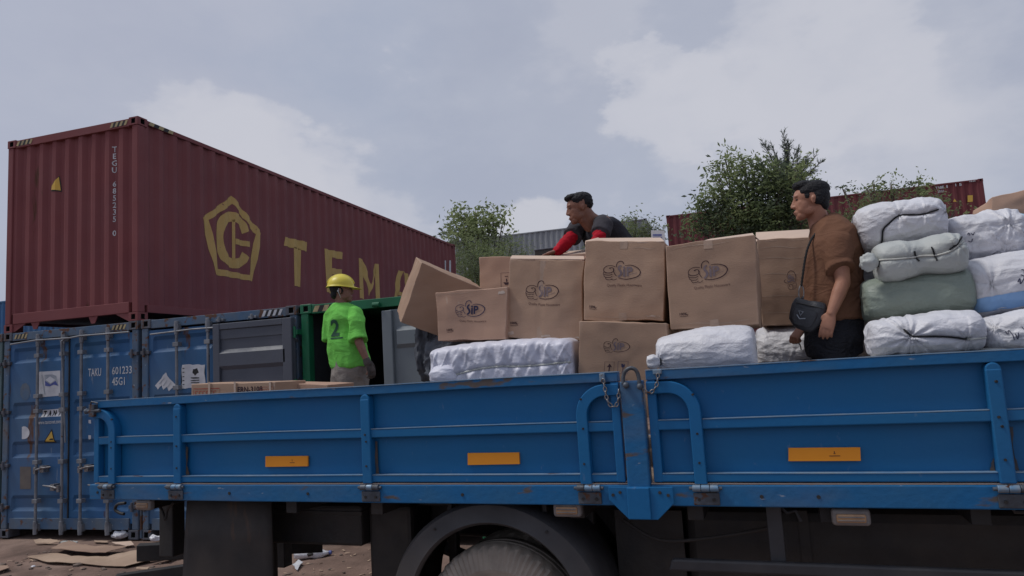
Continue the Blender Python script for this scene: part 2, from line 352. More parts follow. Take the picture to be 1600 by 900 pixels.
def lay(shape, fn, name, m, parent, origin=(0, 0, 0), cuts=None, cutx=None):
    vs, fs = shape; bm = bmesh.new(); bv = [bm.verts.new((x, 0, z)) for x, z in vs]
    for f in fs:
        try: bm.faces.new([bv[i] for i in f])
        except ValueError: pass
    bmesh.ops.triangulate(bm, faces=bm.faces)
    for x in (cuts or ()):
        bmesh.ops.bisect_plane(bm, geom=bm.verts[:]+bm.edges[:]+bm.faces[:], plane_co=(x, 0, 0), plane_no=(1, 0, 0))
    for z in (cutx or ()):
        bmesh.ops.bisect_plane(bm, geom=bm.verts[:]+bm.edges[:]+bm.faces[:], plane_co=(0, 0, z), plane_no=(0, 0, 1))
    o = Vector(origin)
    for v in bm.verts: v.co = Vector(fn(v.co.x, v.co.z))-o
    me = bpy.data.meshes.new(name); bm.to_mesh(me); bm.free(); me.materials.append(m)
    ob = bpy.data.objects.new(name, me); COL.objects.link(ob); ob.parent = parent; return ob

# ---------------------------------------------------------------- ground
def build_ground():
    xs = sorted(set([-900, -400, -200, -100, -60, -40]+[-30+i*.0 for i in range(1)]+[round(-14+i*.16, 3) for i in range(150)]+[14, 20, 30, 50, 100, 200, 400, 900]))
    ys = sorted(set([-900, -400, -200, -80, -30, -10, -4]+[round(-1+i*.16, 3) for i in range(64)]+[12, 16, 25, 40, 60, 100, 200, 400, 900]))
    def h(x, y):
        d = max(abs(x)-12, abs(y-4)-6, 0)
        if d > 4: return 0
        p = Vector((x*.9, y*.9, 0)); a = noise.fractal(p, 1, 2, 5)*.035+noise.noise(p*3.7)*.016
        if y > 7.45: a = -.02                      # the containers stand on firm level ground
        return a*(1 if d == 0 else max(0, 1-d/4))
    nx = len(xs); vs = [(x, y, h(x, y)) for y in ys for x in xs]
    fs = [(j*nx+i, j*nx+i+1, (j+1)*nx+i+1, (j+1)*nx+i) for j in range(len(ys)-1) for i in range(nx-1)]
    m = mat('trodden_brown_earth', (.215, .145, .118), (.125, .085, .07), 2.5, .95, 1., 25, dirt=.8, dirtc=(.32, .23, .19), spec=.15)
    o = MB().add(vs, fs).build('ground', m, smooth=True); o['kind'] = 'structure'
    # stones and clods
    random.seed(3); b = MB()
    for i in range(900):
        x = random.uniform(-8.5, -1); y = random.uniform(2.5, 7.3); r = random.uniform(.006, .03)*(1 if random.random() < .9 else 2)
        a = random.uniform(0, 6)
        b.ell((x, y, h(x, y)+r*.1), ((r*math.cos(a)*1.4, r*math.sin(a)*1.4, 0), (-r*math.sin(a), r*math.cos(a), 0), (0, 0, r*.55)), 6)
    g = b.build('loose_stones', mat('earthy_stone', (.20, .15, .125), (.12, .09, .075), 5, .95), smooth=False); g['kind'] = 'stuff'
    return h
GH = build_ground()

# ---------------------------------------------------------------- shipping containers
CW, CH, CL = 2.438, 2.896, 12.192
CX, CY = -7.610, 7.679
def corr_fn(s0, per, n, depth):
    # trapezoid profile: returns offset inwards, and the break points
    br = [s0]
    for i in range(n):
        a = s0+i*per; br += [a+per*.26, a+per*.5, a+per*.76, a+per]
    def f(s):
        q = (s-s0)/per
        if q <= 0 or q >= n: return 0
        q -= math.floor(q)
        if q < .26: return 0
        if q < .5: return depth*(q-.26)/.24
        if q < .76: return depth
        return depth*(1-(q-.76)/.24)
    return f, br
def casting(root, x, y, z, sx, sy, m, org=(0, 0, 0)):
    # x, y = outer corner, box runs inwards by sx, sy (signed); recessed oval holes in the two outer faces
    b = bmesh.new(); lx, ly, lz = .162, .178, .118
    vs = []
    for (i, j, k) in ((0, 0, 0), (1, 0, 0), (1, 1, 0), (0, 1, 0), (0, 0, 1), (1, 0, 1), (1, 1, 1), (0, 1, 1)):
        vs.append(b.verts.new((x+sx*lx*i, y+sy*ly*j, z+lz*k)))
    for f in ((0, 3, 2, 1), (4, 5, 6, 7), (0, 1, 5, 4), (1, 2, 6, 5), (2, 3, 7, 6), (3, 0, 4, 7)): b.faces.new([vs[i] for i in f])
    bmesh.ops.recalc_face_normals(b, faces=b.faces)
    b.faces.ensure_lookup_table(); holes = []
    for f in list(b.faces):
        n = f.normal
        if n.y*sy < -.5 or n.x*sx < -.5:
            ret = bmesh.ops.inset_individual(b, faces=[f], thickness=.034)
            c = f.calc_center_median()
            for v in f.verts:     # narrow the hole sideways
                if abs(n.y) > .5: v.co.x = c.x+(v.co.x-c.x)*.55
                else: v.co.y = c.y+(v.co.y-c.y)*.5
            e = bmesh.ops.extrude_discrete_faces(b, faces=[f])['faces'][0]
            bmesh.ops.translate(b, verts=e.verts, vec=-n*.05); e.material_index = 1
            for ed in e.edges:
                for lf in ed.link_faces: lf.material_index = 1
    me = bpy.data.meshes.new('corner_casting'); b.to_mesh(me); b.free(); me.materials.append(m); me.materials.append(M_HOLE)
    o = bpy.data.objects.new('corner_casting', me); COL.objects.link(o); o.parent = root
    bv = o.modifiers.new('bevel', 'BEVEL'); bv.width = .006; bv.segments = 2; bv.limit_method = 'ANGLE'
M_HATCH = mat('faded_hatch_yellow', (.46, .37, .19), (.35, .28, .15), 20, .6, dirt=.5)
def hatch(root, x0, x1, y, z0, z1, ma=M_HATCH, mb=M_DK, n=4, side=False):
    w_ = (x1-x0); b1, b2 = MB(), MB(); st = w_/n; sl = (z1-z0)*.8
    def pt(s, z): return (y, s, z) if side else (s, y, z)
    for i in range(n):
        a = x0+i*st; m_ = st*.5
        b1 = MB(); b1.add([pt(a, z0), pt(a+m_, z0), pt(a+m_+sl*.6, z1), pt(a+sl*.6, z1)], [(0, 1, 2, 3)]); b1.build('warning_stripe', ma, root)
        if i < n-1: b2 = MB(); b2.add([pt(a+m_, z0), pt(a+st, z0), pt(a+st+sl*.6, z1), pt(a+m_+sl*.6, z1)], [(0, 1, 2, 3)]); b2.build('warning_stripe_gap', mb, root)
def container(name, label, cat, loc, m, mr=None, h=CH, length=CL, front='corrugated', mc=None, group=None, mroof=None, sill=.16, rz=0, fper=.25, open_inside=False):
    mr = mr or m; mc = mc or mr
    root = thing(name, label, cat, loc, rz, group); X0, X1 = -CW, 0
    for x, sx in ((X0, 1), (X1, -1)):
        for y, sy in ((0, 1), (length, -1)):
            for z in (0, h-.118): casting(root, x, y, z, sx, sy, mc)
            MB().box(min(x+sx*.006, x+sx*.11), max(x+sx*.006, x+sx*.11), min(y+sy*.008, y+sy*.13), max(y+sy*.008, y+sy*.13), .118, h-.118).build('corner_post', mr, root, bevel=.012)
    for sx, x in ((1, X0), (-1, X1)):
        a, b = sorted((x+sx*.008, x+sx*.07)); MB().box(a, b, .178, length-.178, h-.075, h-.012).build('top_side_rail', mr, root, bevel=.006)
        MB().box(a, b, .178, length-.178, sill*.75, sill+.07).build('bottom_side_rail', mr, root, bevel=.006)
    for y, sy in ((0, 1), (length, -1)):
        a, b = sorted((y+sy*.008, y+sy*.09)); MB().box(X0+.162, X1-.162, a, b, h-.125, h-.012).build('top_end_rail', mr, root, bevel=.006)
        MB().box(X0+.162, X1-.162, a, b, sill*.75, sill+.11).build('bottom_end_rail', mr, root, bevel=.006)
    f, br = corr_fn(.13, (length-.26)/43 if length > 8 else .278, 43 if length > 8 else 21, .036)
    def wall(x, sx):
        b = MB(); pts = [(x+sx*(.018+f(s)), s) for s in br]; vs = []
        for px_, py_ in pts: vs += [(px_, py_, sill+.06), (px_, py_, h-.07)]
        b.add(vs, [(2*i, 2*i+2, 2*i+3, 2*i+1) if sx < 0 else (2*i, 2*i+1, 2*i+3, 2*i+2) for i in range(len(pts)-1)])
        return b.build('side_wall', m, root)
    wall(X0, 1); wall(X1, -1)
    ff, fb = corr_fn(X0+.11, fper, round((CW-.22)/fper), .042)
    fb = [q for q in fb if q < X1-.11]+[X1-.11]
    def endw(y, sy):
        b = MB(); vs = []
        for s in fb: vs += [(s, y+sy*(.03+ff(s)), sill+.1), (s, y+sy*(.03+ff(s)), h-.12)]
        b.add(vs, [(2*i, 2*i+1, 2*i+3, 2*i+2) if sy < 0 else (2*i, 2*i+2, 2*i+3, 2*i+1) for i in range(len(fb)-1)])
        b.build('end_wall', m, root)
    endw(length, -1)
    if front == 'corrugated': endw(0, 1)
    rb = MB(); rb.box(X0+.06, X1-.06, .06, length-.06, h-.05, h-.03); rb.build('roof', mroof or m, root)
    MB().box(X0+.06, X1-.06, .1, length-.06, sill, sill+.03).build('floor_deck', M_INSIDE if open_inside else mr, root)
    return root, f, br, ff, fb
# --- the maroon one on top
red, rf, rbr, rff, rfb = container('shipping_container', 'long maroon container with yellow TEMA lettering stacked on the blue containers', 'shipping container',
                                  (CX, CY, CH), M_RED, fper=.2465)
SG = MB()
SG.prism([(-CW+.16, .118), (-CW+.16, 0.01), (-CW+.19, .01), (-CW+.42, .125)], .02, .035)
SG.build('gusset', M_RED, red)
MB().prism([(-.16, .118), (-.42, .125), (-.19, .01), (-.16, .01)], .02, .035).build('gusset', M_RED, red)
for xx in (-1.86, -.80):
    MB().prism([(xx-.085, .13), (xx-.03, .02), (xx+.03, .02), (xx+.085, .13)], .02, .035).build('gusset', M_RED, red)
for a in ((-CW+.17, -CW+.50), (-.50, -.17)): hatch(red, a[0], a[1], .004, CH-.10, CH-.03, n=4)
hatch(red, .2, .75, -.003, CH-.072, CH-.018, side=True, n=3)
cut_side = [q for q in rbr]; 
def on_side(s, z): return (-.018-rf(s)+.004, s, z)
def side_px(poly): return [((lambda P: (P.y-CY, P.z-CH))(pX(x, y, CX-.03))) for x, y in poly]
def polyshape(p): return (p, [tuple(range(len(p)))])
def on_side_shape(shape, name, m=M_YEL): return lay(shape, on_side, name, m, red, cuts=cut_side)
def ring(o, i_):
    n = len(o); return (o+i_, [(k, (k+1) % n, n+(k+1) % n, n+k) for k in range(n)])
def zc(pts, x0, y0, k): return [(x0+a/k, y0+b/k) for a, b in pts]
# pentagon badge, sizes taken on the wall
O5 = side_px(zc([(225, 200), (392, 412), (343, 682), (132, 645), (58, 325)], 300, 250, 3.6))
I5 = side_px(zc([(230, 246), (358, 418), (320, 648), (152, 612), (98, 336)], 300, 250, 3.6))
on_side_shape(ring(O5, I5), 'printed_badge')
Cc = smoothline(side_px(zc([(302, 408), (285, 362), (252, 328), (215, 318), (180, 338), (157, 395), (158, 470), (175, 530), (208, 570), (250, 582), (285, 565), (303, 532)], 300, 250, 3.6)), 4)
on_side_shape(stroke(Cc, .16, .17), 'printed_badge')
on_side_shape(polyshape(side_px(zc([(229, 335), (240, 335), (242, 560), (231, 560)], 300, 250, 3.6))), 'printed_badge')
on_side_shape(polyshape(side_px(zc([(242, 442), (323, 460), (323, 490), (242, 474)], 300, 250, 3.6))), 'printed_badge')
for nm, polys in (('T', [[(521, 433), (652, 462), (649, 515), (517, 482)], [(570, 490), (614, 500), (614, 714), (575, 708)]]),
                  ('E', [[(745, 498), (787, 508), (790, 752), (756, 742)], [(787, 508), (852, 520), (850, 560), (788, 548)], [(788, 608), (840, 616), (838, 650), (789, 644)], [(790, 716), (845, 726), (845, 762), (790, 752)]]),
                  ('M', [[(937, 552), (962, 558), (972, 782), (944, 776)], [(962, 558), (1008, 700), (1000, 766), (966, 650)], [(1008, 700), (1032, 583), (1036, 640), (1000, 766)], [(1032, 583), (1050, 587), (1055, 790), (1038, 786)]]),
                  ('A', [[(1158, 620), (1186, 626), (1152, 795), (1134, 778)], [(1186, 626), (1212, 640), (1250, 815), (1228, 812)], [(1160, 740), (1230, 752), (1232, 772), (1155, 760)]])):
    on_side_shape(comb([polyshape(side_px(zc(p, 300, 250, 3.6))) for p in polys]), 'painted_letter')
for xs_ in ((1425, 1430), (1449, 1453)):
    on_side_shape(polyshape(side_px(zc([(xs_[0], 565), (xs_[1], 565), (xs_[1]+2, 640), (xs_[0]+2, 640)], 300, 250, 3.6))), 'painted_mark', M_WLET)
# serial number stacked down the end wall
def on_front(s, z): return (s, .03+rff(s)-.004, z)
def front_px(x, y, yy=CY+.04): P = pY(x, y, yy); return (P.x-CX, P.z-CH)
a_ = front_px(177, 227); b_ = front_px(178, 369); SER = 'TEGU 685235 0'
st_ = (a_[1]-b_[1])/len(SER)
for i, ch in enumerate('TEGU 685235 0'):
    if ch == ' ': continue
    vs, fs = text2d(ch, st_*1.12, .95, 'CENTER', .012)
    lay(([(x+a_[0], y+a_[1]-(i+.9)*st_) for x, y in vs], fs), on_front, 'painted_letter', M_WLET, red, cuts=rfb)
tri = [front_px(*q) for q in ((91, 276), (92.5, 297), (79, 297))]
lay(polyshape([(p[0], p[1]) for p in (front_px(91.5, 274), front_px(94, 299), front_px(77, 299))]), on_front, 'sticker_edge', M_DK, red, cuts=rfb)
lay(polyshape(tri), lambda s, z: (s, .03+rff(s)-.007, z), 'warning_sticker', M_DY, red, cuts=rfb)

# --- door leaf with recessed bands
def door_leaf(root, x0, x1, y, z0, z1, m, bands=4, face=-1, name='door', depth=.035, sub=None, at=None):
    b = MB(); mg = .07; t = .05; zs = [z0, z0+mg]; H_ = z1-z0-2*mg; offs = [0, 0]; 
    for i in range(bands if at is None else len(at)):
        a = z0+mg+H_*i/bands; p = H_/bands
        if at: zs += [at[i][0], at[i][0]+.05, at[i][1]-.05, at[i][1]]; offs += [0, depth, depth, 0]
        else: zs += [a+p*.30, a+p*.36, a+p*.64, a+p*.70, a+p]; offs += [0, depth*1, depth, 0, 0]
    zs += [z1]; offs += [0]
    def row(x, inset): return [(x, y-face*(o if inset else 0), z) for z, o in zip(zs, offs)]
    c0, c1, c2, c3 = row(x0, False), row(x0+mg, False), row(x1-mg, False), row(x1, False)
    i0, i1 = row(x0+mg+.03, True), row(x1-mg-.03, True); n = len(zs); vs = c0+c1+i0+i1+c2+c3; fs = []
    for k in range(5):
        for i in range(n-1):
            q = (k*n+i, (k+1)*n+i, (k+1)*n+i+1, k*n+i+1); fs.append(q if face < 0 else q[::-1])
    b.add(vs, fs)
    yb = y-face*t
    b.box(x0, x0+.04, min(y-face*.001, yb), max(y-face*.001, yb), z0, z1); b.box(x1-.04, x1, min(y-face*.001, yb), max(y-face*.001, yb), z0, z1)
    b.box(x0+.04, x1-.04, min(yb, yb-face*.004), max(yb, yb-face*.004), z0, z1)
    return b.build(name, m, root)
def lock_rod(root, x, y, z0, z1, handle=None, hs=1, low=True):
    rd = MB(); rd.cyl((x, y, z0), (x, y, z1), .019, 10); o = rd.build('lock_rod', M_ROD, root, smooth=.6)
    for z in (z0+.06, z1-.06):
        cb = MB(); cb.box(x-.035, x+.035, y-.012, y+.055, z-.05, z+.05); cb.cyl((x, y, z-.09), (x, y, z+.09), .028, 10); cb.build('cam_keeper', M_ROD, o, bevel=.004)
    for z in (z0+.42, z1-.28, (z0+z1)/2+.3, z1-.85, z0+.95): 
        k = MB(); k.box(x-.045, x+.045, y-.026, y+.045, z-.028, z+.028); k.build('rod_bracket', M_ROD, o, bevel=.004)
    if handle:
        for z in handle:
            k = MB(); k.tube([(x, y-.02, z), (x+hs*.05, y-.045, z+.01), (x+hs*.16, y-.05, z+.035), (x+hs*.30, y-.03, z+.045)], [.014, .016, .013, .01], 8)
            k.box(min(x, x+hs*.04), max(x, x+hs*.04), y-.05, y, z-.045, z+.045); k.box(min(x+hs*.1, x+hs*.17), max(x+hs*.1, x+hs*.17), y-.035, y+.06, z-.03, z+.06)
            k.build('door_handle', M_STEEL, o, bevel=.003)
BANDS = ((.36, .58), (1.10, 1.33), (1.65, 1.88), (2.44, 2.66))
def door_end(root, m, h, left=True, right=True, my=.03):
    z0, z1 = .20, h-.15
    X = lambda q: -CW+q
    if left: door_leaf(root, X(.10), X(1.215), my, z0, z1, m, at=BANDS)
    if right: door_leaf(root, X(1.225), X(CW-.10), my, z0, z1, m, at=BANDS)
    g = MB()
    for a in ((.085, left), (CW-.105, right)):
        if a[1]: g.box(X(a[0]), X(a[0]+.02), my-.012, my+.01, z0, z1)
    if left or right: g.box(X(1.212), X(1.228), my-.016, my-.002, z0, z1)
    if g.v: g.build('door_gasket', M_BLACK, root)
    for a, on in ((.075, left), (CW-.075, right)):
        if not on: continue
        for z in (.42, 1.0, 1.75, 2.45):
            k = MB(); k.box(X(a-.07), X(a+.07), my-.045, my+.0, z-.022, z+.022); k.cyl((X(a-.01), my-.05, z-.06), (X(a-.01), my-.05, z+.06), .018, 8); k.build('hinge', M_CASTD, root, bevel=.004)
bl1, *_ = container('shipping_container', 'blue shipping container at lower left with TAKU number and white TANTO sticker on closed doors', 'shipping container',
                    (CX, CY, 0), M_CBLUE, M_CBLUER, front='doors', mc=M_CASTD)
door_end(bl1, M_CBLUE, CH)
RX = lambda q, ox: pY(q, 700, CY-.03).x-ox
for x, hh, hs in ((57, (.93,), 1), (97, (.68,), -1), (126, (.93,), 1), (168, (.68,), -1)): lock_rod(bl1, RX(x, CX), -.03, .09, CH-.09, hh, hs)
MB().tube([(-CW+.2, -.045, CH-.175), (-CW+.7, -.06, CH-.15), (-CW+1.3, -.055, CH-.16), (-CW+1.5, -.06, CH-.145), (-.1, -.05, CH-.15)], .013, 6).build('drip_rail', M_ROD, bl1)
MB().tube([(-CW+1.20, -.05, CH-.17), (-CW+1.17, -.07, CH-.2), (-CW+1.19, -.06, CH-.6), (-CW+1.22, -.03, CH-1.6)], .011, 6).build('seal_wire', M_ROD, bl1)
for a in ((-CW+.20, -CW+.46), (-.46, -.20)): hatch(bl1, a[0], a[1], .004, CH-.10, CH-.035, n=4, ma=M_HATCH)
hatch_m = M_CBLUER
bl2, *_ = container('shipping_container', 'blue shipping container half hidden by the open slate grey door, with torn white sticker', 'shipping container',
                    (CX+CW+.05, CY, 0), M_CBLUE, M_CBLUER, front='doors', mc=M_CASTD)
door_end(bl2, M_CBLUE, CH)
for x, hh, hs in ((277, (.93,), 1), (327, (.68,), -1)): lock_rod(bl2, RX(x, CX+CW+.05), -.03, .09, CH-.09, hh, hs)
MB().tube([(-CW+.2, -.04, CH-.21), (-CW+.9, -.05, CH-.19), (-CW+1.6, -.045, CH-.20)], .012, 6).build('drip_rail', M_ROD, bl2)
for q in (1.30, 1.80): 
    k = MB(); k.box(-CW+q-.06, -CW+q+.06, -.03, .01, CH-.115, CH-.085); k.cyl((-CW+q, -.04, CH-.13), (-CW+q, -.04, CH-.06), .018, 8); k.build('rail_cleat', M_ROD, bl2, bevel=.004)
hatch(bl2, -.52, -.20, .004, CH-.105, CH-.03, n=4, ma=M_PAPER)
grn, *_ = container('shipping_container', 'green shipping container standing open behind the man in the yellow hard hat', 'shipping container',
                    (CX+2*CW+.10, CY, 0), M_GREEN, M_GREEN, front='doors', mc=M_GREEN, open_inside=True)
hatch(grn, -CW+.18, -CW+.72, .004, CH-.105, CH-.03, n=4)
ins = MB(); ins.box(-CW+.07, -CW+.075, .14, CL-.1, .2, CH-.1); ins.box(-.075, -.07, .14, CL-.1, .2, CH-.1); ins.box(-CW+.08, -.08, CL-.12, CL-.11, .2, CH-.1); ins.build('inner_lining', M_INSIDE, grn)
door_leaf(grn, -CW+1.225, -.09, .03, .2, CH-.16, M_LGREY, at=((.5, .75), (1.35, 1.6), (2.26, 2.52)), depth=-.035)
ds = MB(); ds.box(-CW+1.14, -CW+1.27, -.02, .028, .2, CH-.17); ds.build('door_edge_strip', M_LGREY, grn, bevel=.008)
for q in (.35,): MB().cyl((-CW+1.03, -.02, CH-.09), (-CW+1.12, -.02, CH-.09), .03, 10).build('rail_cleat', M_GREEN, grn)
# its left leaf swung right round against the blue doors
DX0, DX1 = -CW-.02-1.18, -CW-.035
dl = door_leaf(grn, DX0, DX1, -.115, .2, CH-.16, M_DGREY, at=((.4, .65), (1.2, 1.45), (2.14, 2.40)), name='open_door', depth=-.035)
dt = MB(); dt.box(DX0+.0, DX0+.10, -.15, -.117, .2, CH-.16); dt.box(DX1-.13, DX1, -.15, -.117, .2, CH-.16); dt.box(DX0+.10, DX1-.13, -.145, -.117, CH-.24, CH-.16); dt.build('door_frame_edge', M_DGREY, grn, bevel=.008)
MB().box(DX0+.01, DX1-.01, -.127, -.121, CH-.36, CH-.245).build('door_rail_plate', M_DGREY, grn)
for z in (.5, 1.2, 1.9, 2.55):
    k = MB(); k.box(-CW-.05, -CW+.02, -.10, -.0, z-.03, z+.03); k.cyl((-CW-.02, -.1, z-.07), (-CW-.02, -.1, z+.07), .02, 8); k.build('hinge', M_GREEN, grn, bevel=.003)
# left neighbour, and others that close the row and the far skyline
tl, *_ = container('shipping_container', 'grey teal shipping container at the left edge, beside the TAKU container', 'shipping container', (CX-CW-.05, CY+.02, 0), M_TEAL, M_TEAL, front='doors', mc=M_CASTD)
door_end(tl, M_TEAL, CH)
for x in (.56, 1.05, 1.40, 1.88): lock_rod(tl, -CW+x, -.03, .09, CH-.09, (.8,), 1)
lay((lambda t: ([(x-.22, z+1.93) for x, z in t[0]], t[1]))(text2d('1', .26, .8)), lambda s, z: (s, .026, z), 'painted_letter', M_WLET, tl)
def far_stack(name_label, x1, Y, hs, mats_, labels):
    z = 0
    for h_, m_, lb in zip(hs, mats_, labels):
        r, *_q = container('shipping_container', lb, 'shipping container', (x1, Y, z), m_, h=h_, sill=.05)
        r.rotation_euler = (0, 0, rad(90)); z += h_; last = r
    return last

# stickers and numbers on the blue doors follow the recessed bands
DZ0, DZ1, DM, DBN = .20, CH-.15, .07, 4
dzb = [q for a, b in BANDS for q in (a, a+.05, b-.05, b)]
def dprof(z):
    for a, b in BANDS:
        if a < z < b: return .035*min(1, (z-a)/.05, (b-z)/.05)
    return 0
def dpix(pts, ox): return [((lambda P: (P.x-ox, P.z))(pY(x, y, CY+.035))) for x, y in pts]
def on_door(o): return lambda s, z: (s, .03+dprof(z)-o, z)
def dlay(root, shape, name, m, o=.003): return lay(shape, on_door(o), name, m, root, cutx=dzb)
def rectpx(ox, *p): return polyshape(dpix(p, ox))
q = dlay(bl1, rectpx(CX, (61, 581), (95, 579), (95, 618), (61, 621)), 'company_sticker', M_PAPER)
zt = lambda pts: dpix([(50+a/6.43, 560+b/6.43) for a, b in pts], CX)
dlay(bl1, polyshape(zt([(130, 165), (210, 160), (250, 175), (270, 275), (225, 265), (185, 280), (140, 275)])), 'flag_print', M_STG, .005)
dlay(bl1, polyshape(zt([(138, 225), (190, 262), (245, 225), (270, 275), (225, 262), (185, 282), (140, 275)])), 'flag_print', M_STB, .0065)
dlay(bl1, polyshape(zt([(145, 215), (190, 180), (245, 215), (195, 252)])), 'flag_print', M_PAPER, .008)
dlay(bl1, polyshape(zt([(100, 165), (112, 165), (140, 360), (130, 362)])), 'flag_print', M_STG, .007)
dlay(bl1, rectpx(CX, (64, 641), (100, 638), (100, 650), (64, 652)), 'name_plate_print', M_PAPER)
def text_px(root, ox, s, x0, y0, x1, y1, hpx, m, fnlay, bold=.02, o=.006, name='painted_lettering'):
    # baseline from (x0, y0) to (x1, y1), capital height hpx
    A, B = dpix([(x0, y0), (x1, y1)], ox); C_, = dpix([(x0, y0-hpx)], ox)
    vs, fs = text2d(s, 1, 1, 'LEFT', bold); W_ = max(v[0] for v in vs); H_ = .70
    sx_ = (B[0]-A[0])/W_; sz = (C_[1]-A[1])/H_; k = (B[1]-A[1])/(B[0]-A[0])
    return fnlay(root, ([(A[0]+x*sx_, A[1]+z*sz+x*sx_*k) for x, z in vs], fs), name, m, o)
for i_, ch_ in enumerate('TANTO'): text_px(bl1, CX, ch_, 66+i_*7.6, 650.5-i_*.5, 71+i_*7.6, 650.2-i_*.5, 8, M_DK, dlay, .045)
text_px(bl1, CX, 'www.tantonet.com', 61, 663, 96, 661, 6, M_WLET, dlay, .01)
text_px(bl1, CX, 'TAKU', 139, 588, 159, 587, 12, M_WLET, dlay, .012)
text_px(bl1, CX, '601233', 176, 585, 207, 583, 11.5, M_WLET, dlay, .012)
text_px(bl1, CX, '9', 210.5, 583, 215, 582.6, 11.5, M_WLET, dlay, .012)
text_px(bl1, CX, '45G1', 176, 602, 196, 601, 12, M_WLET, dlay, .012)
ccir = lambda x, y, rx, ry, n=18: [(x+rx*math.cos(2*PI*i/n), y+ry*math.sin(2*PI*i/n)) for i in range(n)]
dlay(bl1, polyshape(dpix([(35, 667)]+[(38+9*math.cos(t), 676+10*math.sin(t)) for t in [rad(a) for a in range(-90, 91, 18)]]+[(35, 686)], CX)), 'round_sticker', M_PAPER)
dlay(bl1, polyshape(dpix([(82, 670), (87, 692), (68, 692)], CX)), 'warning_sticker_edge', M_DK)
dlay(bl1, polyshape(dpix([(81.5, 673.5), (85.3, 690), (71, 690)], CX)), 'warning_sticker', M_DY, .005)
dlay(bl1, polyshape(dpix([(80, 685), (84, 685), (84, 687.5), (77, 687.5)], CX)), 'warning_sticker_print', M_DK, .0065)
dlay(bl1, polyshape(dpix([(32, 729), (49, 729), (49, 764), (32, 764)], CX)), 'faded_patch', M_BROWNP)
dlay(bl1, polyshape(dpix([(139, 656), (143, 656), (143, 662), (139, 661)], CX)), 'sticker_scrap', M_PAPER)
dlay(bl1, polyshape(dpix([(139, 680), (143, 680), (143, 686), (139, 687)], CX)), 'sticker_scrap', M_PAPER)
dlay(bl1, polyshape(dpix(ccir(40, 612, 8, 14, 9), CX)), 'stain', M_CBLUER, .002)
O2 = CX+CW+.05
random.seed(5)
def torn(poly, k=6, a=.012):
    o = []
    for i in range(len(poly)):
        p, q_ = poly[i], poly[(i+1) % len(poly)]
        for j in range(k): t = j/k; o.append((p[0]+(q_[0]-p[0])*t+random.uniform(-a, a), p[1]+(q_[1]-p[1])*t+random.uniform(-a, a)))
    return o
dlay(bl2, polyshape(torn(dpix([(285, 571), (321, 569), (321, 606), (284, 608)], O2))), 'torn_sticker', M_PAPER)
dlay(bl2, polyshape(torn(dpix([(303, 577), (309, 575), (311, 583), (306, 586), (301, 583)], O2), 3, .008)), 'torn_sticker_print', M_DK, .005)
for yy in (590, 594, 597.5): dlay(bl2, polyshape(torn(dpix([(299, yy), (312, yy-.5), (312, yy+1), (299, yy+1.5)], O2), 3, .004)), 'torn_sticker_print', M_DK, .005)
for yy in (575, 581, 588, 594, 600): dlay(bl2, polyshape(dpix([(286, yy), (289, yy), (289, yy+1), (286, yy+1.4)], O2)), 'torn_sticker_print', M_DK, .005)
dlay(bl2, polyshape(torn(dpix([(243, 603), (252, 592), (260, 582), (266, 592), (275, 602), (264, 612), (262, 604), (256, 609), (253, 602), (247, 608)], O2), 2, .01)), 'torn_sticker', M_PAPER)
for a in ((250, 600, 258, 590), (256, 603, 262, 594), (262, 606, 268, 597)): 
    s_, e_ = dpix([(a[0], a[1]), (a[2], a[3])], O2); dlay(bl2, stroke([s_, e_], .014), 'torn_sticker_print', M_STG, .005)

Yg, Ym = 33.0, 31.1
g1 = far_stack(0, pY(1010, 341, Yg).x, Yg+CW, (2.75, 2.9, CH), (M_CBLUE, M_FGREY, M_FGREY), ('blue container at the foot of the far grey stack', 'middle container of the far grey stack behind the bushes', 'weathered grey container far behind the man with red sleeves'))
m1 = far_stack(0, pY(1536, 279, Ym).x, Ym+CW, (2.62, 2.66, CH), (M_CBLUE, M_REDF, M_REDF), ('blue container at the foot of the far maroon stack', 'middle container of the far maroon stack behind the trees', 'far maroon container behind the big tree, topmost of its stack'))
b1_ = far_stack(0, -21.9, 20.6+CW, (CH, CH), (M_TEAL, M_CBLUE), ('lower container of the far stack at the left edge', 'blue container just visible at the left edge behind the maroon one'))
def mpx(pts):
    o = []
    for x, y in pts:
        P = pY(x, y, Ym-.03); o.append((P.x, P.z))
    return o
def far_lay(shape, m, nm):
    ob = lay(shape, lambda s, z: (Ym-.03-(Ym), -(s-m1.location.x), z-m1.location.z), nm, m, m1); 
    for v in ob.data.vertices: v.co = (v.co.x-CW, v.co.y, v.co.z)
    return ob
far_lay(polyshape(mpx(zc([(925, 455), (1028, 450), (1028, 580), (925, 590)], 1440, 270, 12.86))), M_DY, 'yellow_sticker')
far_lay(polyshape(mpx(zc([(660, 520), (706, 580), (630, 582)], 1440, 270, 12.86))), M_DY, 'yellow_sticker')
def text_far(s, x0, y0, x1, y1, hpx):
    (A, B, C_) = mpx([(x0, y0), (x1, y1), (x0, y0-hpx)])
    vs, fs = text2d(s, 1, 1, 'LEFT', .02); W_ = max(v[0] for v in vs); k = (B[1]-A[1])/(B[0]-A[0]); sx_ = (B[0]-A[0])/W_
    far_lay(([(A[0]+x*sx_, A[1]+z*(C_[1]-A[1])/.7+x*sx_*k) for x, z in vs], fs), M_WLET, 'painted_lettering')
text_far('TABE', 1462, 296, 1475, 294, 4); text_far('1', 1479, 293.5, 1481, 293.2, 4); text_far('1 5', 1493, 291, 1503, 290, 4); text_far('22G1', 1465, 301, 1475, 300, 3.5); text_far('IIII', 1515, 284.5, 1524, 283.5, 2)

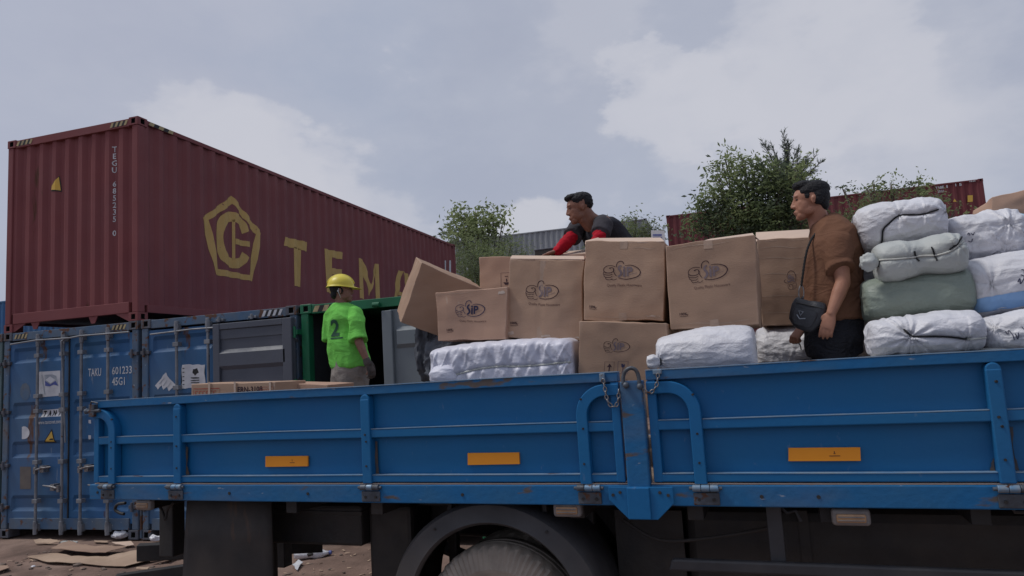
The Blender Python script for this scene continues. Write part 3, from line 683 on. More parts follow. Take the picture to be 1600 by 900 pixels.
# ---------------------------------------------------------------- the flatbed truck
truck = tthing('flatbed_truck', 'blue flatbed truck with drop sides and orange reflectors, loaded with cartons and sacks', 'truck', (0, 0, 0))
ZT, ZM1, ZM0, ZL1, ZL0, ZR1, ZR0, ZBED = 1.89, 1.637, 1.588, 1.367, 1.331, 1.318, 1.215, 1.322
UL, UM0, UM1, UR = -4.54, -.80, -.655, 3.25; BV = 2.35
def T(name, mb, m, bevel=0, smooth=False, parent=None, **k): return mb.build(name, m, parent or truck, smooth=smooth, bevel=bevel, **k)
def wobble_bar(x0, x1, y0, y1, z0, z1, n=24, a=.0025):   # a long pressed rail, never dead straight
    b = MB(); vs = []
    for i in range(n+1):
        x = x0+(x1-x0)*i/n; dy = noise.noise(Vector((x*1.3, z0*7, 0)))*a; dz = noise.noise(Vector((x*1.1, 3, z0*5)))*a
        vs += [(x, y0+dy, z0+dz), (x, y1, z0+dz), (x, y1, z1+dz), (x, y0+dy, z1+dz)]
    fs = [(0, 1, 2, 3)]
    for i in range(n):
        for k in range(4): fs.append((i*4+k, (i+1)*4+k, (i+1)*4+(k+1) % 4, i*4+(k+1) % 4))
    fs.append(tuple(n*4+3-k for k in range(4))); return b.add(vs, fs)
def drop_side(x0, x1, braces, posts, mir):
    def sheet(s, t):
        x = x0+.02+(x1-x0-.04)*s; z = ZL0+.005+(ZT-.03-ZL0)*t
        return (x, .042+noise.noise(Vector((x*2.1, z*3, 5)))*.007+noise.noise(Vector((x*6, z*5, 1)))*.002, z)
    b = MB().grid(sheet, 120, 24); o = b.build('side_panel', M_TB, truck, smooth=True); md = o.modifiers.new('s', 'SOLIDIFY'); md.thickness = .004; md.offset = -1
    t = wobble_bar(x0, x1, -.008, .05, ZT-.048, ZT, a=.004); T('top_rail', t, M_TBW, .004, parent=o)
    T('mid_rail', wobble_bar(x0+.02, x1-.02, -.004, .040, ZM0, ZM1), M_TB, .006, parent=o)
    T('bottom_rail', wobble_bar(x0+.0, x1-.0, -.004, .040, ZL0, ZL1+.003), M_TB, .006, parent=o)
    cuts_ = sorted([x0+.045]+[u-.032 for u in list(posts)+[q[0] for q in braces]]+[u+.032 for u in list(posts)+[q[0] for q in braces]]+[x1-.045])
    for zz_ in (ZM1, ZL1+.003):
        for i in range(0, len(cuts_), 2): T('ledge_highlight', wobble_bar(cuts_[i], cuts_[i+1], -.006, .030, zz_+.0005, zz_+.004, max(3, int((cuts_[i+1]-cuts_[i])*8)), .004), M_HILITE, parent=o)  # thin strips added as painted highlights on the ledges
    T('rim_highlight', wobble_bar(x0, x1, -.010, .052, ZT+.0008, ZT+.005, 24, .004), M_HILITE, parent=o)  # painted highlight along the top rim
    for x in (x0, x1-.045): T('end_rail', MB().box(x, x+.045, -.006, .04, ZL0, ZT-.05), M_TB, .005, parent=o)
    for u in posts:
        p = MB(); p.box(u-.031, u+.031, -.016, .040, ZL0-.005, ZT-.075); p.cyl((u, -.014, ZT-.078), (u, .040, ZT-.078), .031, 16)
        po = T('side_post', p, M_TB, .006, parent=o)
    for u, e in braces:   # tube that bends over and runs to the end of the side
        r = .10; zt = ZT-.088; s = 1 if e > u else -1; w_ = .030; n = 10
        outer, inner = [], []
        outer.append((u-s*w_, ZL0-.005)); inner.append((u+s*w_, ZL0-.005))
        for i in range(n+1):
            a = PI/2*i/n
            outer.append((u-s*w_+s*(r+2*w_)*(1-math.cos(a)), zt+w_-(r+2*w_)*(1-math.sin(a)))); inner.append((u+s*w_+s*r*(1-math.cos(a)), zt-w_-r*(1-math.sin(a))))
        outer.append((e, zt+w_)); inner.append((e, zt-w_))
        b = MB()
        for i in range(len(outer)-1):
            q_ = [outer[i], outer[i+1], inner[i+1], inner[i]]; b.add([(p[0], -.018, p[1]) for p in q_]+[(p[0], .040, p[1]) for p in q_],
                [(0, 1, 2, 3), (7, 6, 5, 4), (0, 4, 5, 1), (2, 6, 7, 3)])
        T('bent_brace', b, M_TB, .005, parent=o, weld=True)
    random.seed(int(x0*10)+77)
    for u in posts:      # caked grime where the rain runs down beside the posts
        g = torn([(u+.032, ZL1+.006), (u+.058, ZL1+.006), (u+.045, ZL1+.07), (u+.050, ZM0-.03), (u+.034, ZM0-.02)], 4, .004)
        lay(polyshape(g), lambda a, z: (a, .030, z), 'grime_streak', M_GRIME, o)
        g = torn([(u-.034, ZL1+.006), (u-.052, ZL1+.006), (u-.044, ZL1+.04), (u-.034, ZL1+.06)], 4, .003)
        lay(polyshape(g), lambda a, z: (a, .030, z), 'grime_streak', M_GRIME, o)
    # bolt holes along posts
    hb = MB()
    for u in list(posts)+[q[0] for q in braces]:
        for z in (ZT-.13, ZM0+.02, ZM0-.02, ZL1+.06): 
            if random.random() < .75: hb.cyl((u+random.uniform(-.006, .006), -.0205, z), (u, -.010, z), .006, 8)
    T('bolt_head', hb, M_BLACK, parent=o)['kind'] = 'stuff'
    return o
s1 = drop_side(UL, UM0, ((-4.36, UL), (-1.005, UM0)), (-3.775, -2.325), 1)
s2 = drop_side(UM1, UR, ((-.425, UM1), (3.0, UR)), (.855, 1.95), 1)
T('load_bed_rail', wobble_bar(UL-.04, UR+.04, -.006, .09, ZR0, ZR1, 40, .003), M_TBW, .006)
T('bed_edge_strip', wobble_bar(UL, UR, .004, .09, ZR1+.001, ZR1+.007, 60, .0025), M_CARDIN)
bh = MB()
for u in (-4.5, -3.35, -2.75, -1.72, -.86+.0, -.15, .10, 1.35): bh.cyl((u, -.010, ZR0+.05), (u, 0, ZR0+.05), .009, 10)
T('rail_bolt', bh, M_BLACK)['kind'] = 'stuff'
for i in range(16):
    a = .095+(BV-.10)*i/16; T('deck_plank', MB().box(UL+.02, UR, a, a+(BV-.10)/16-.006, ZR1-.03, ZBED), M_WOOD, .003)
T('far_bed_rail', MB().box(UL, UR, BV, BV+.06, ZR0, ZR1), M_TBW, .005)
T('rear_bed_rail', MB().box(UL-.035, UL-.001, .092, BV, ZR0, ZR1-.002), M_TBW, .005)
T('headboard', MB().box(UR+.045, UR+.10, .0, BV, ZR0, 2.5), M_TB, .01)
for i, u in enumerate((-4.40, -3.79, -2.305, -.992, -.405, .87, 1.95, 3.0)):
    k = MB(); k.box(u-.062, u+.062, -.016, -.0065, ZR0+.008, ZR1-.035); 
    h_ = T('hinge_plate', k, M_TBH, .006)
    for j, (a, b_) in enumerate(((-.062, -.022), (-.020, .020), (.022, .062))):
        T('hinge_knuckle', MB().cyl((u+a, -.022, ZR1-.012), (u+b_, -.022, ZR1-.012), .017, 12), M_TBK if j == 1 or random.random() < .5 else M_TBH, .003, parent=h_, smooth=.6)
    T('hinge_pin', MB().cyl((u-.078, -.022, ZR1-.012), (u+.078, -.022, ZR1-.012), .008, 8), M_TBH, parent=h_)
    bb = MB(); bb.cyl((u-.035, -.022, ZR0+.035), (u-.035, -.014, ZR0+.035), .008, 8); bb.cyl((u+.035, -.022, ZR0+.035), (u+.035, -.014, ZR0+.035), .008, 8); T('hinge_bolt', bb, M_BLACK, parent=h_)['kind'] = 'stuff'
# stanchion between the two drop sides, with its flared foot
st = MB(); st.box(-.787, -.672, -.030, .045, ZR0-.05, ZT-.048)
T('stanchion', st, M_TBW, .008)
fp = [(-.885, 1.315), (-.885, 1.25), (-.79, 1.155), (-.645, 1.155), (-.56, 1.235), (-.56, 1.315)]
T('stanchion_foot', MB().prism(fp, -.040, -.031), M_TB, .003)
T('foot_fold', MB().box(-.79, -.675, -.052, -.0405, 1.157, 1.313), M_TB, .005)
fb_ = MB()
for u, z in ((-.862, 1.275), (-.825, 1.288), (-.625, 1.288), (-.585, 1.275)): fb_.cyl((u, -.045, z), (u, -.039, z), .008, 8)
T('foot_bolt', fb_, M_BLACK)['kind'] = 'stuff'
# latch gear at the head of the stanchion
bo = MB()
for x, y in ((978, 602), (1000, 604)): P = pV(x, y, -.05); bo.sph((P.x, -.052, P.z), .017, 10); bo.cyl((P.x, -.03, P.z), (P.x, -.055, P.z), .012, 10)
T('latch_bolt', bo, M_TBH, smooth=True)['kind'] = 'stuff'
sh = MB(); A = [pV(x, y, -.03) for x, y in ((974, 600), (974, 588), (978, 579), (986, 575), (994, 579), (998, 590), (999, 601))]
sh.tube(smoothline([tuple(a) for a in A], 4), .010, 8); T('shackle', sh, M_TBH, smooth=True)
def chain_px(pxs, v, name='chain', par=None):
    P = smoothline([tuple(pV(x, y, v)) for x, y in pxs], 8); P = [Vector(p) for p in P]; ln = .026; b = MB(); acc = 0; out_ = [P[0]]
    for i in range(1, len(P)):
        acc += (P[i]-P[i-1]).length
        if acc >= ln*.72: out_.append(P[i]); acc = 0
    for i in range(len(out_)-1):
        c_ = (out_[i]+out_[i+1])/2; d = (out_[i+1]-out_[i]).normalized(); a = Vector((0, 1, 0)) if i % 2 else d.cross(Vector((0, 1, 0))).normalized()
        if i % 2: a = (a-d*a.dot(d)).normalized()
        b.tube([c_+d*math.cos(t)*ln*.5+a*math.sin(t)*ln*.30 for t in [2*PI*k/10 for k in range(10)]], .0035, 5, True)
    return T(name, b, M_STEEL, smooth=True)
chain_px([(942, 592), (945, 605), (948, 622), (954, 634), (962, 635), (966, 626), (967, 605)], -.035)
chain_px([(998, 598), (1004, 608), (1014, 614), (1022, 609), (1027, 598), (1028, 584)], -.03)
cl = MB(); P = pV(1027, 581, -.02); cl.box(P.x-.022, P.x+.022, -.03, -.008, P.z-.012, P.z+.012); T('chain_clip', cl, M_TBK, .004)
cl = MB(); P = pV(941, 590, -.02); cl.box(P.x-.014, P.x+.014, -.03, -.008, P.z-.022, P.z+.022); T('chain_clip', cl, M_TBK, .004)
# rear corner latch
P = pV(147, 642, -.02); k = MB(); k.cyl((P.x-.06, -.03, P.z), (P.x+.07, -.03, P.z), .012, 8); k.sph((P.x-.06, -.03, P.z), .02, 10); k.box(P.x-.03, P.x+.02, -.04, -.005, P.z-.04, P.z+.045)
k.tube([(P.x-.03, -.03, P.z+.03), (P.x+.0, -.04, P.z+.065), (P.x+.05, -.03, P.z+.05)], .007, 6); T('corner_latch', k, M_TBH, .003)
# orange reflector strips with their little printed mark
for p in (((415, 713), (481, 712.5), (481, 728.5), (415, 729.5)), ((731, 708), (811, 707), (812, 725), (731, 726.5)), ((1232, 700), (1344, 699), (1345, 720), (1232, 720.5))):
    vs = [pV(x, y, .028) for x, y in p]; b = MB()
    zf = lambda P_: Vector((P_.x, .026, P_.z)); b.hexa([zf(vs[3]), zf(vs[2]), zf(vs[2])+Vector((0, .012, 0)), zf(vs[3])+Vector((0, .012, 0)), zf(vs[0]), zf(vs[1]), zf(vs[1])+Vector((0, .012, 0)), zf(vs[0])+Vector((0, .012, 0))])
    rp = T('reflector_strip', b, M_ORANGE)
    if p[0][0] != 731:
        c_ = vs[0].lerp(vs[1], .64); hh = (vs[0]-vs[3]).length
        lay(comb([stroke([(-.004, .0), (.004, .0)], .002), stroke([(0, 0), (0, .012)], .002), stroke([(-.018, -.010), (.018, -.010)], .003)]), lambda s, z: (c_.x+s*(1.3 if p[0][0] > 1000 else 1), .0245, c_.z-hh*.45+z), 'reflector_print', M_INK, rp)
# side marker lamps
def lamp(x, y, w_, h_, bright=False):
    P = pV(x, y, .05); b = MB(); b.box(P.x-w_/2, P.x+w_/2, .02, .07, P.z-h_/2, P.z+h_/2); o = T('side_marker_lamp', b, M_LAMPF, .018, seg=4)
    l = MB(); l.box(P.x-w_*.38, P.x+w_*.38, .010, .03, P.z-h_*.28, P.z+h_*.22); T('lamp_lens', l, M_LAMP, .008, parent=o)
    for q in (-.14, .06): T('lens_rib', MB().box(P.x-w_*.34, P.x+w_*.34, .004, .012, P.z+h_*(q-.03), P.z+h_*(q+.03)), M_LAMPF, .002, parent=o)
    T('lamp_bracket', MB().box(P.x-.012-w_*.3, P.x+.012-w_*.3, .04, .055, P.z+h_/2-.002, ZR0+.01), M_BLACK, parent=o)
lamp(228, 788, .135, .072); lamp(888, 795, .155, .078); lamp(1329, 807, .165, .078)
# rear lamp stalk and hose under the tail
P = pV(221, 830, .25); T('lamp_stalk', MB().cyl((P.x, .25, .90), (P.x, .25, ZR0), .009, 8), M_CBLUER)
h_ = [tuple(pV(x, y, .3)) for x, y in ((196, 786), (184, 788), (180, 796), (188, 802), (194, 803))]; T('brake_hose', MB().tube(smoothline(h_, 4), .011, 8), M_BLACK, smooth=True)
h_ = [tuple(pV(x, y, .2)) for x, y in ((240, 786), (252, 795), (258, 812), (262, 796), (272, 785))]; T('brake_hose', MB().tube(smoothline(h_, 4), .009, 8), M_BLACK, smooth=True)
# chassis
for v in (.78, 1.52): T('chassis_rail', MB().box(-4.35, 4.2, v, v+.075, .86, 1.12), M_BLACK, .008)
for u in [-4.2+.62*i for i in range(13)]:
    T('cross_member', MB().box(u-.04, u+.04, .10, BV-.05, 1.125, ZR0-.005), M_BLACK, .005)
T('subframe', MB().box(-4.30, 4.2, .60, .76, 1.08, 1.124), M_BLACK, .004)
# dark flap / tank ahead of the tail, bowed outwards
P0 = pV(290, 790, .12); P1 = pV(417, 790, .12); b = MB(); n = 14; rows = []
u0, u1 = P0.x, P1.x
rr = [(u0-.0+ (u1-u0)*i/n, .16-.075*math.sin(PI*min(1, .12+i/n*.88))) for i in range(n+1)]
vs = []
for z, spread in ((ZR0-.01, 0), (.95, .012), (.7, .022), (.42, .03)):
    vs += [(x-spread*(1-i/n)*2, y, z) for i, (x, y) in enumerate(rr)]
b.add(vs, [(j*(n+1)+i, (j+1)*(n+1)+i, (j+1)*(n+1)+i+1, j*(n+1)+i+1) for j in range(3) for i in range(n)])
o = T('mud_flap', b, M_FLAP, smooth=True); md = o.modifiers.new('s', 'SOLIDIFY'); md.thickness = .03; md.offset = -1
T('tool_tank', MB().box(u0-.05, u1-.42, .22, .74, .48, 1.10), M_BLACK, .03)
# post and tail beam
P = pV(270, 820, .55); T('tail_post', MB().box(P.x-.085, P.x+.05, .5, .62, .70, 1.2), M_BLACK, .01)
T('tail_bracket', MB().box(P.x-.10, P.x+.02, .46, .64, 1.09, 1.115), M_TBK, .004)
A = pV(213, 865, .66); B = pV(504, 851, 1.5); d = (B-A); d.z = 0; d.normalize(); nrm = Vector((-d.y, d.x, 0)); z0 = A.z-.065; z1 = A.z+.06
def barp(A, B, z0, z1, t): n_ = Vector((-(B-A).y, (B-A).x, 0)).normalized()*t; return [(A.x, A.y, z0), (B.x, B.y, z0), (B.x+n_.x, B.y+n_.y, z0), (A.x+n_.x, A.y+n_.y, z0), (A.x, A.y, z1), (B.x, B.y, z1), (B.x+n_.x, B.y+n_.y, z1), (A.x+n_.x, A.y+n_.y, z1)]
T('underrun_beam', MB().hexa([(x, y, z+(B.z-A.z if i in (1, 2, 5, 6) else 0)) for i, (x, y, z) in enumerate(barp(A, B, z0, z1, .1))]), M_BLACK, .006)
P = pV(446, 855, 1.2); T('underrun_post', MB().box(P.x-.06, P.x+.05, 1.12, 1.22, P.z-.14, 1.1), M_BLACK, .006)
T('underrun_post', MB().box(-4.28, -4.18, 1.15, 1.25, .62, 1.1), M_BLACK, .006)
# battery box, air tanks, fuel tank: the dark mass between the wheels
P0, P1 = pV(418, 800, .45), pV(566, 850, .45); T('battery_box', MB().box(P0.x, P1.x+.02, .42, .76, P1.z-.01, 1.11), M_BLACK, .02)
T('battery_lid', MB().box(P0.x-.01, P1.x+.03, .41, .77, 1.05, 1.075), M_BLACK, .004)
P1b = pV(640, 850, .5); T('spring_hanger', MB().box(P1.x+.03, P1b.x+.03, .48, .76, .30, 1.10), M_BLACK, .03)
for u in (-1.0,): T('leaf_spring', MB().tube([(-2.35, .83, .78), (-2.0, .83, .66), (-1.57, .83, .60), (-1.1, .83, .66), (-.8, .83, .80)], .045, 4), M_BLACK)
T('rear_axle', MB().cyl((-1.57, .2, .5), (-1.57, 2.1, .5), .07, 14), M_BLACK, smooth=.6)
T('differential', MB().ell((-1.57, 1.2, .5), ((.2, 0, 0), (0, .18, 0), (0, 0, .2)), 16), M_BLACK, smooth=True)
T('propeller_shaft', MB().cyl((-1.4, 1.18, .58), (3.9, 1.18, .85), .05, 12), M_BLACK, smooth=.6)
T('fuel_tank', MB().box(-.60, 1.55, .50, .95, .30, 1.10), M_BLACK, .06)
T('air_tank', MB().cyl((-.98, .62, .92), (-.62, .62, .92), .12, 16), M_BLACK, .02, smooth=.6)
T('tank_strap', MB().box(0.0, .05, .49, .502, .50, 1.10), M_BLACK)
T('tank_strap', MB().box(1.1, 1.15, .49, .502, .50, 1.10), M_BLACK)
T('tool_box', MB().box(1.65, 3.2, .4, .9, .30, 1.10), M_BLACK, .03)
T('added_far_tank', MB().box(-.95, 3.2, 1.62, 2.2, .22, 1.10), M_BLACK, .05)  # unseen block, added to keep the view under the bed dark
T('added_far_box', MB().box(-3.05, -2.15, 1.65, 2.2, .62, 1.10), M_BLACK, .04)  # unseen block, added to fill the far side with dark
T('added_dark_panel', MB().box(-2.3, -.9, 1.60, 1.66, .30, 1.20), M_BLACK, .004)  # dark panel added behind the wheels to close off the bright gap
T('gearbox', MB().box(-1.3, 1.2, .98, 1.45, .45, 1.0), M_BLACK, .06)
T('air_line', MB().tube(smoothline([(-.9, .3, 1.08), (-.7, .28, .98), (-.4, .3, 1.0), (-.1, .3, 1.06)], 5), .010, 6), M_FLAP, smooth=True)
for u in (-2.05, -1.15): T('spring_shackle', MB().box(u-.03, u+.03, .50, .56, .72, 1.10), M_BLACK, .01)
T('mud_lining', MB().box(-.98, -.60, .45, .47, .30, 1.10), M_BLACK)
# side guard
P0, P1 = pV(1045, 881, .08), pV(1600, 895, .08)
T('side_guard_bar', MB().hexa([(P0.x, .06, P0.z-.03), (3.3, .06, P0.z-.035), (3.3, .10, P0.z-.035), (P0.x, .10, P0.z-.03), (P0.x+.02, .06, P0.z+.03), (3.3, .06, P0.z+.03), (3.3, .10, P0.z+.03), (P0.x+.02, .10, P0.z+.03)]), M_FENDER, .012)
P2 = pV(1212, 830, .12)
for u in (P2.x, P2.x+1.6): T('side_guard_post', MB().box(u-.035, u+.035, .105, .14, P0.z-.03, ZR0-.01), M_FENDER, .004)
kk = MB(); kk.tube([(P2.x+.03, .13, ZR0-.02), (P2.x+.06, .12, ZR0-.05), (P2.x+.10, .12, ZR0-.04), (P2.x+.12, .12, ZR0-.09)], .008, 6); kk.tube([(P2.x+1.0, .2, ZR0-.01), (P2.x+1.02, .2, ZR0-.05), (P2.x+1.08, .2, ZR0-.05)], .008, 6); T('cable_loop', kk, M_FENDER)
# fender
def fender(cx, cz, R0, R1, v0, v1):
    n = 40; a0, a1 = rad(-12), rad(192); b = MB(); vs = []
    for i in range(n+1):
        a = a0+(a1-a0)*i/n; c_, s_ = math.cos(a), math.sin(a); fl = 1+.35*max(0, abs(math.cos(a))-.55)
        for r, v in ((R1*.985, v0+.028), (R1, v0+.012), (R1+.010, v0), (R1+.022, v0+.004), (R0+(R0-R1)*(fl-1)*1.2, v0+.012), (R0+.02+(R0-R1)*(fl-1)*1.2, v0+.04), (R0+.02, v1)):
            vs.append((cx+c_*r, v, cz+s_*r))
    m_ = 7; b.add(vs, [(i*m_+k, i*m_+k+1, (i+1)*m_+k+1, (i+1)*m_+k) for i in range(n) for k in range(m_-1)])
    o = T('fender', b, M_FENDER, smooth=.7); s_ = o.modifiers.new('s', 'SOLIDIFY'); s_.thickness = .006
    sc = MB()
    for a in (20, 55, 125, 160): sc.cyl((cx+math.cos(rad(a))*(R0-.03), v0+.002, cz+math.sin(rad(a))*(R0-.03)), (cx+math.cos(rad(a))*(R0-.03), v0+.02, cz+math.sin(rad(a))*(R0-.03)), .008, 8)
    T('fender_screw', sc, M_BLACK, parent=o)['kind'] = 'stuff'
    for u in (-.28, .02, .30): T('fender_stay', MB().box(cx+u-.012, cx+u+.012, v0+.10, v0+.13, cz+R0-.05, ZR0+.02), M_BLACK, parent=o)
fender(-1.60, .58, .617, .515, .05, .68)
def wheel(cu, v, cz, R_=.478, W_=.26, ribs=84, side=1):
    prof = [(R_*.52, .035), (R_*.60, .004), (R_*.74, -.012), (R_*.88, .002), (R_*.925, .010), (R_*.962, .022), (R_*.985, .040), (R_, .062), (R_, .095), (R_-.014, .099), (R_-.014, .111), (R_, .115), (R_, .145), (R_-.014, .149), (R_-.014, .161), (R_, .165), (R_, W_-.05), (R_*.96, W_-.015), (R_*.8, W_), (R_*.52, W_-.03)]
    n = ribs*2; vs = []
    for i in range(n):
        a = 2*PI*i/n; c_, s_ = math.cos(a), math.sin(a); gr = (i//1) % 2
        for j, (r, d_) in enumerate(prof):
            rr_ = r; dd = d_
            if j in (3, 4) and gr: dd += .012
            if j == 5 and gr: rr_ -= .010; dd += .012
            if j in (6, 7) and (i//2) % 2 == 0: rr_ -= .012
            vs.append((cu+c_*rr_, v+side*dd, cz+s_*rr_))
    m_ = len(prof); fs = [(i*m_+k, i*m_+k+1, ((i+1) % n)*m_+k+1, ((i+1) % n)*m_+k) for i in range(n) for k in range(m_-1)]
    t = T('wheel', MB().add(vs, fs), M_TYRE, smooth=.5)
    pr = [(R_*.53, .03), (R_*.50, .02), (R_*.47, .05), (R_*.42, .12), (R_*.30, .13), (R_*.22, .10), (R_*.18, .03), (R_*.10, .01), (0.001, .01)]
    n = 32; vs = [(cu+math.cos(2*PI*i/n)*r, v+side*d_, cz+math.sin(2*PI*i/n)*r) for i in range(n) for r, d_ in pr]; m_ = len(pr)
    T('rim', MB().add(vs, [(i*m_+k, i*m_+k+1, ((i+1) % n)*m_+k+1, ((i+1) % n)*m_+k) for i in range(n) for k in range(m_-1)]), M_FENDER, smooth=.6, parent=t)
    nb = MB()
    for i in range(8): a = 2*PI*i/8; nb.cyl((cu+math.cos(a)*R_*.26, v+side*.08, cz+math.sin(a)*R_*.26), (cu+math.cos(a)*R_*.26, v+side*.13, cz+math.sin(a)*R_*.26), .016, 6)
    T('wheel_nut', nb, M_STEEL, parent=t)['kind'] = 'stuff'
wheel(-1.615, .135, .478); wheel(-1.615, .43, .478, ribs=60); wheel(-1.575, 2.30, .49, side=-1, ribs=60); wheel(-1.575, 2.0, .49, side=-1, ribs=60)
wheel(3.55, .16, .49, ribs=60); wheel(3.55, 2.25, .49, side=-1, ribs=60)

# ---------------------------------------------------------------- cartons
def logo_items(kind=0):
    # thumb-up badge, drawn in a 0..1 wide frame
    k = 1/565; P = lambda pts: [((x-75)*k, (380-y)*k) for x, y in pts]
    dark = [stroke(smoothline(P([(410, 156), (480, 148), (560, 165), (620, 205), (638, 255), (610, 310), (540, 350), (440, 368), (370, 364), (312, 352)]), 4), .012, .026),
            stroke(smoothline(P([(280, 190), (283, 140), (305, 100), (345, 84), (378, 98), (384, 128)]), 4), .018, .022),
            stroke(smoothline(P([(262, 180), (200, 162), (140, 170), (100, 198), (84, 235), (95, 265), (140, 280), (200, 275), (236, 250), (242, 222), (215, 198), (170, 206), (195, 216)]), 4), .014, .018),
            stroke(smoothline(P([(240, 205), (235, 250), (255, 295), (278, 322)]), 4), .016, .016),
            stroke(smoothline(P([(86, 262), (80, 290), (110, 306), (170, 312), (220, 296)]), 4), .013), stroke(smoothline(P([(86, 298), (95, 330), (130, 346), (185, 345), (214, 326)]), 4), .013),
            stroke(smoothline(P([(118, 350), (130, 376), (190, 381), (215, 360)]), 4), .013), stroke(smoothline(P([(208, 376), (250, 382), (287, 364)]), 4), .013)]
    pale = [stroke(smoothline(P([(355, 150), (325, 175), (318, 210), (345, 250), (352, 290), (325, 325), (302, 325)]), 4), .036, .062)]
    vs, fs = text2d('i', .42, .9, 'CENTER', .03); pale.append(([(x+(400-75)*k, z+(322-0+0)*0+(380-325)*k) for x, z in vs], fs))
    vs, fs = text2d('P', .36, .95, 'LEFT', .03); pale.append(([(x+(432-75)*k, z+(380-318)*k) for x, z in vs], fs))
    small = [stroke(P([(480+i*18, 304-i*6), (488+i*18, 292-i*6), (490+i*18, 306-i*6)]), .009) for i in range(6)]
    return comb(dark), comb(pale), comb(small)
LOGO = logo_items()
def carton(label, px, v, depth, m, seed=0, logo=None, marks=(), vr=None, group='cartons loaded on the truck bed', bulge=.012, seam=None, flaps=(), ink=0, tape=None, extra_rot=None, wob=.0115, nolow=False):
    TL, TR, BR, BL = px; vr = v if vr is None else vr
    a = [pV(*BL, v), pV(*BR, vr), pV(*TR, vr), pV(*TL, v)]
    dv = Vector((vr-v, 0, 0)); across = (a[1]-a[0]).normalized(); up = (a[3]-a[0]).normalized()
    dn = up.cross(across).normalized()*-1; dn = -dn if dn.y < 0 else dn
    b_ = [p+dn*depth for p in a]; org = (a[0]+a[1]+b_[0]+b_[1])/4; org.z = min(p.z for p in a+b_)
    root = tthing('carton', label, 'carton', org, group)
    def tri(x, y, z):   # x right, y depth, z up
        lo = a[0].lerp(a[1], x).lerp(b_[0].lerp(b_[1], x), y); hi = a[3].lerp(a[2], x).lerp(b_[3].lerp(b_[2], x), y); return lo.lerp(hi, z)
    cen = tri(.5, .5, .5)
    def disp(p, x, y, z):
        q = noise.noise_vector(Vector((p.x*4+seed*7, p.y*4, p.z*4)))*wob+noise.noise_vector(Vector((p.x*14+seed, p.y*14, p.z*14)))*wob*.35
        bx = 16*x*(1-x)*z*(1-z) if y in (0, 1) else 0; sgn = -1 if y == 0 else 1
        g = noise.noise(Vector((x*2.2+seed*3, z*2.2, 4)))*.6+.55
        p2 = p+q+dn*(sgn*bx*bulge*g)
        if x in (0, 1): p2 = p2+across*((-1 if x == 0 else 1)*16*y*(1-y)*z*(1-z)*bulge*.8)
        if z in (0, 1): p2 = p2+up*((-1 if z == 0 else 1)*16*y*(1-y)*x*(1-x)*bulge*.5*(1 if z else .3))
        if seam and y == 0: p2 = p2+dn*(.006*math.exp(-((x-seam)/.008)**2)*(1 if 0 < z < 1 else 0))
        return p2
    n = 22; mb = MB()
    fx = lambda f: (lambda s, t: disp(tri(*f(s, t)), *f(s, t)))
    for f, n1, n2 in ((lambda s, t: (s, 0, t), n, n), (lambda s, t: (1-s, 1, t), 8, n), (lambda s, t: (0, 1-s, t), 8, n), (lambda s, t: (1, s, t), 8, n), (lambda s, t: (s, t, 1), n, 8), (lambda s, t: (s, 1-t, 0), n, 8)):
        # coarse directions keep the shared edge points identical where the counts agree
        mb.grid(fx(f), n, n)
    body = mb.build('carton_body', m, root, org, weld=True); body.data.polygons.foreach_set('use_smooth', [True]*len(body.data.polygons))
    bm = bmesh.new(); bm.from_mesh(body.data)
    for e in bm.edges:
        if len(e.link_faces) == 2 and e.calc_face_angle(0) > rad(45): e.smooth = False
    bm.to_mesh(body.data); bm.free(); bv = body.modifiers.new('bevel', 'BEVEL'); bv.width = .004; bv.segments = 2; bv.limit_method = 'ANGLE'; bv.angle_limit = rad(50)
    W_ = (a[1]-a[0]).length; H_ = (a[3]-a[0]).length
    def sur(off=.0022):
        def f(s, z):
            x = min(max(s/W_, 0.001), .999); y = min(max(z/H_, .001), .999)
            # follow the mesh facets
            gx, gz = x*n, y*n; i, j = min(int(gx), n-1), min(int(gz), n-1); fx_, fz = gx-i, gz-j
            c = [disp(tri(p/n, 0, q/n), p/n, 0, q/n) for p, q in ((i, j), (i+1, j), (i, j+1), (i+1, j+1))]
            return c[0]*(1-fx_)*(1-fz)+c[1]*fx_*(1-fz)+c[2]*(1-fx_)*fz+c[3]*fx_*fz-dn*off
        return f
    S = sur(); S2 = sur(.0016)
    def print_(shape, name, m_, f=S): return lay(shape, f, name, m_, root, org, cuts=[W_*i/n for i in range(n+1)])
    def tr(shape, x, z, s, rot=0):
        c_, s_ = math.cos(rot), math.sin(rot); return ([(x+(p[0]*c_-p[1]*s_)*s, z+(p[0]*s_+p[1]*c_)*s) for p in shape[0]], shape[1])
    if logo:     # fraction x, z of the lower-left corner, width fraction, rotation
        x, z, wf, rot = logo[:4]; s = W_*wf; mi = (M_INK, M_INKB, M_INKL)[ink]
        x *= W_; z *= H_
        print_(tr(LOGO[0], x, z, s, rot), 'printed_logo', mi); print_(tr(LOGO[1], x, z, s, rot), 'printed_logo_letters', (M_INKG, M_INKB, M_INKG)[ink]); print_(tr(LOGO[2], x, z, s, rot), 'printed_logo_small_letters', M_INKG)
        if not nolow:
            vs, fs = text2d('Quality Plastic Houseware', .098, 1, 'LEFT', .005); mx_ = max(q[0] for q in vs)
            print_(tr(([(q[0]/mx_*.93, q[1]) for q in vs], fs), x+s*.12*math.cos(rot)+s*.13*math.sin(rot), z-s*.17*math.cos(rot)+s*.12*math.sin(rot), s, rot), 'printed_tagline', M_INKL)
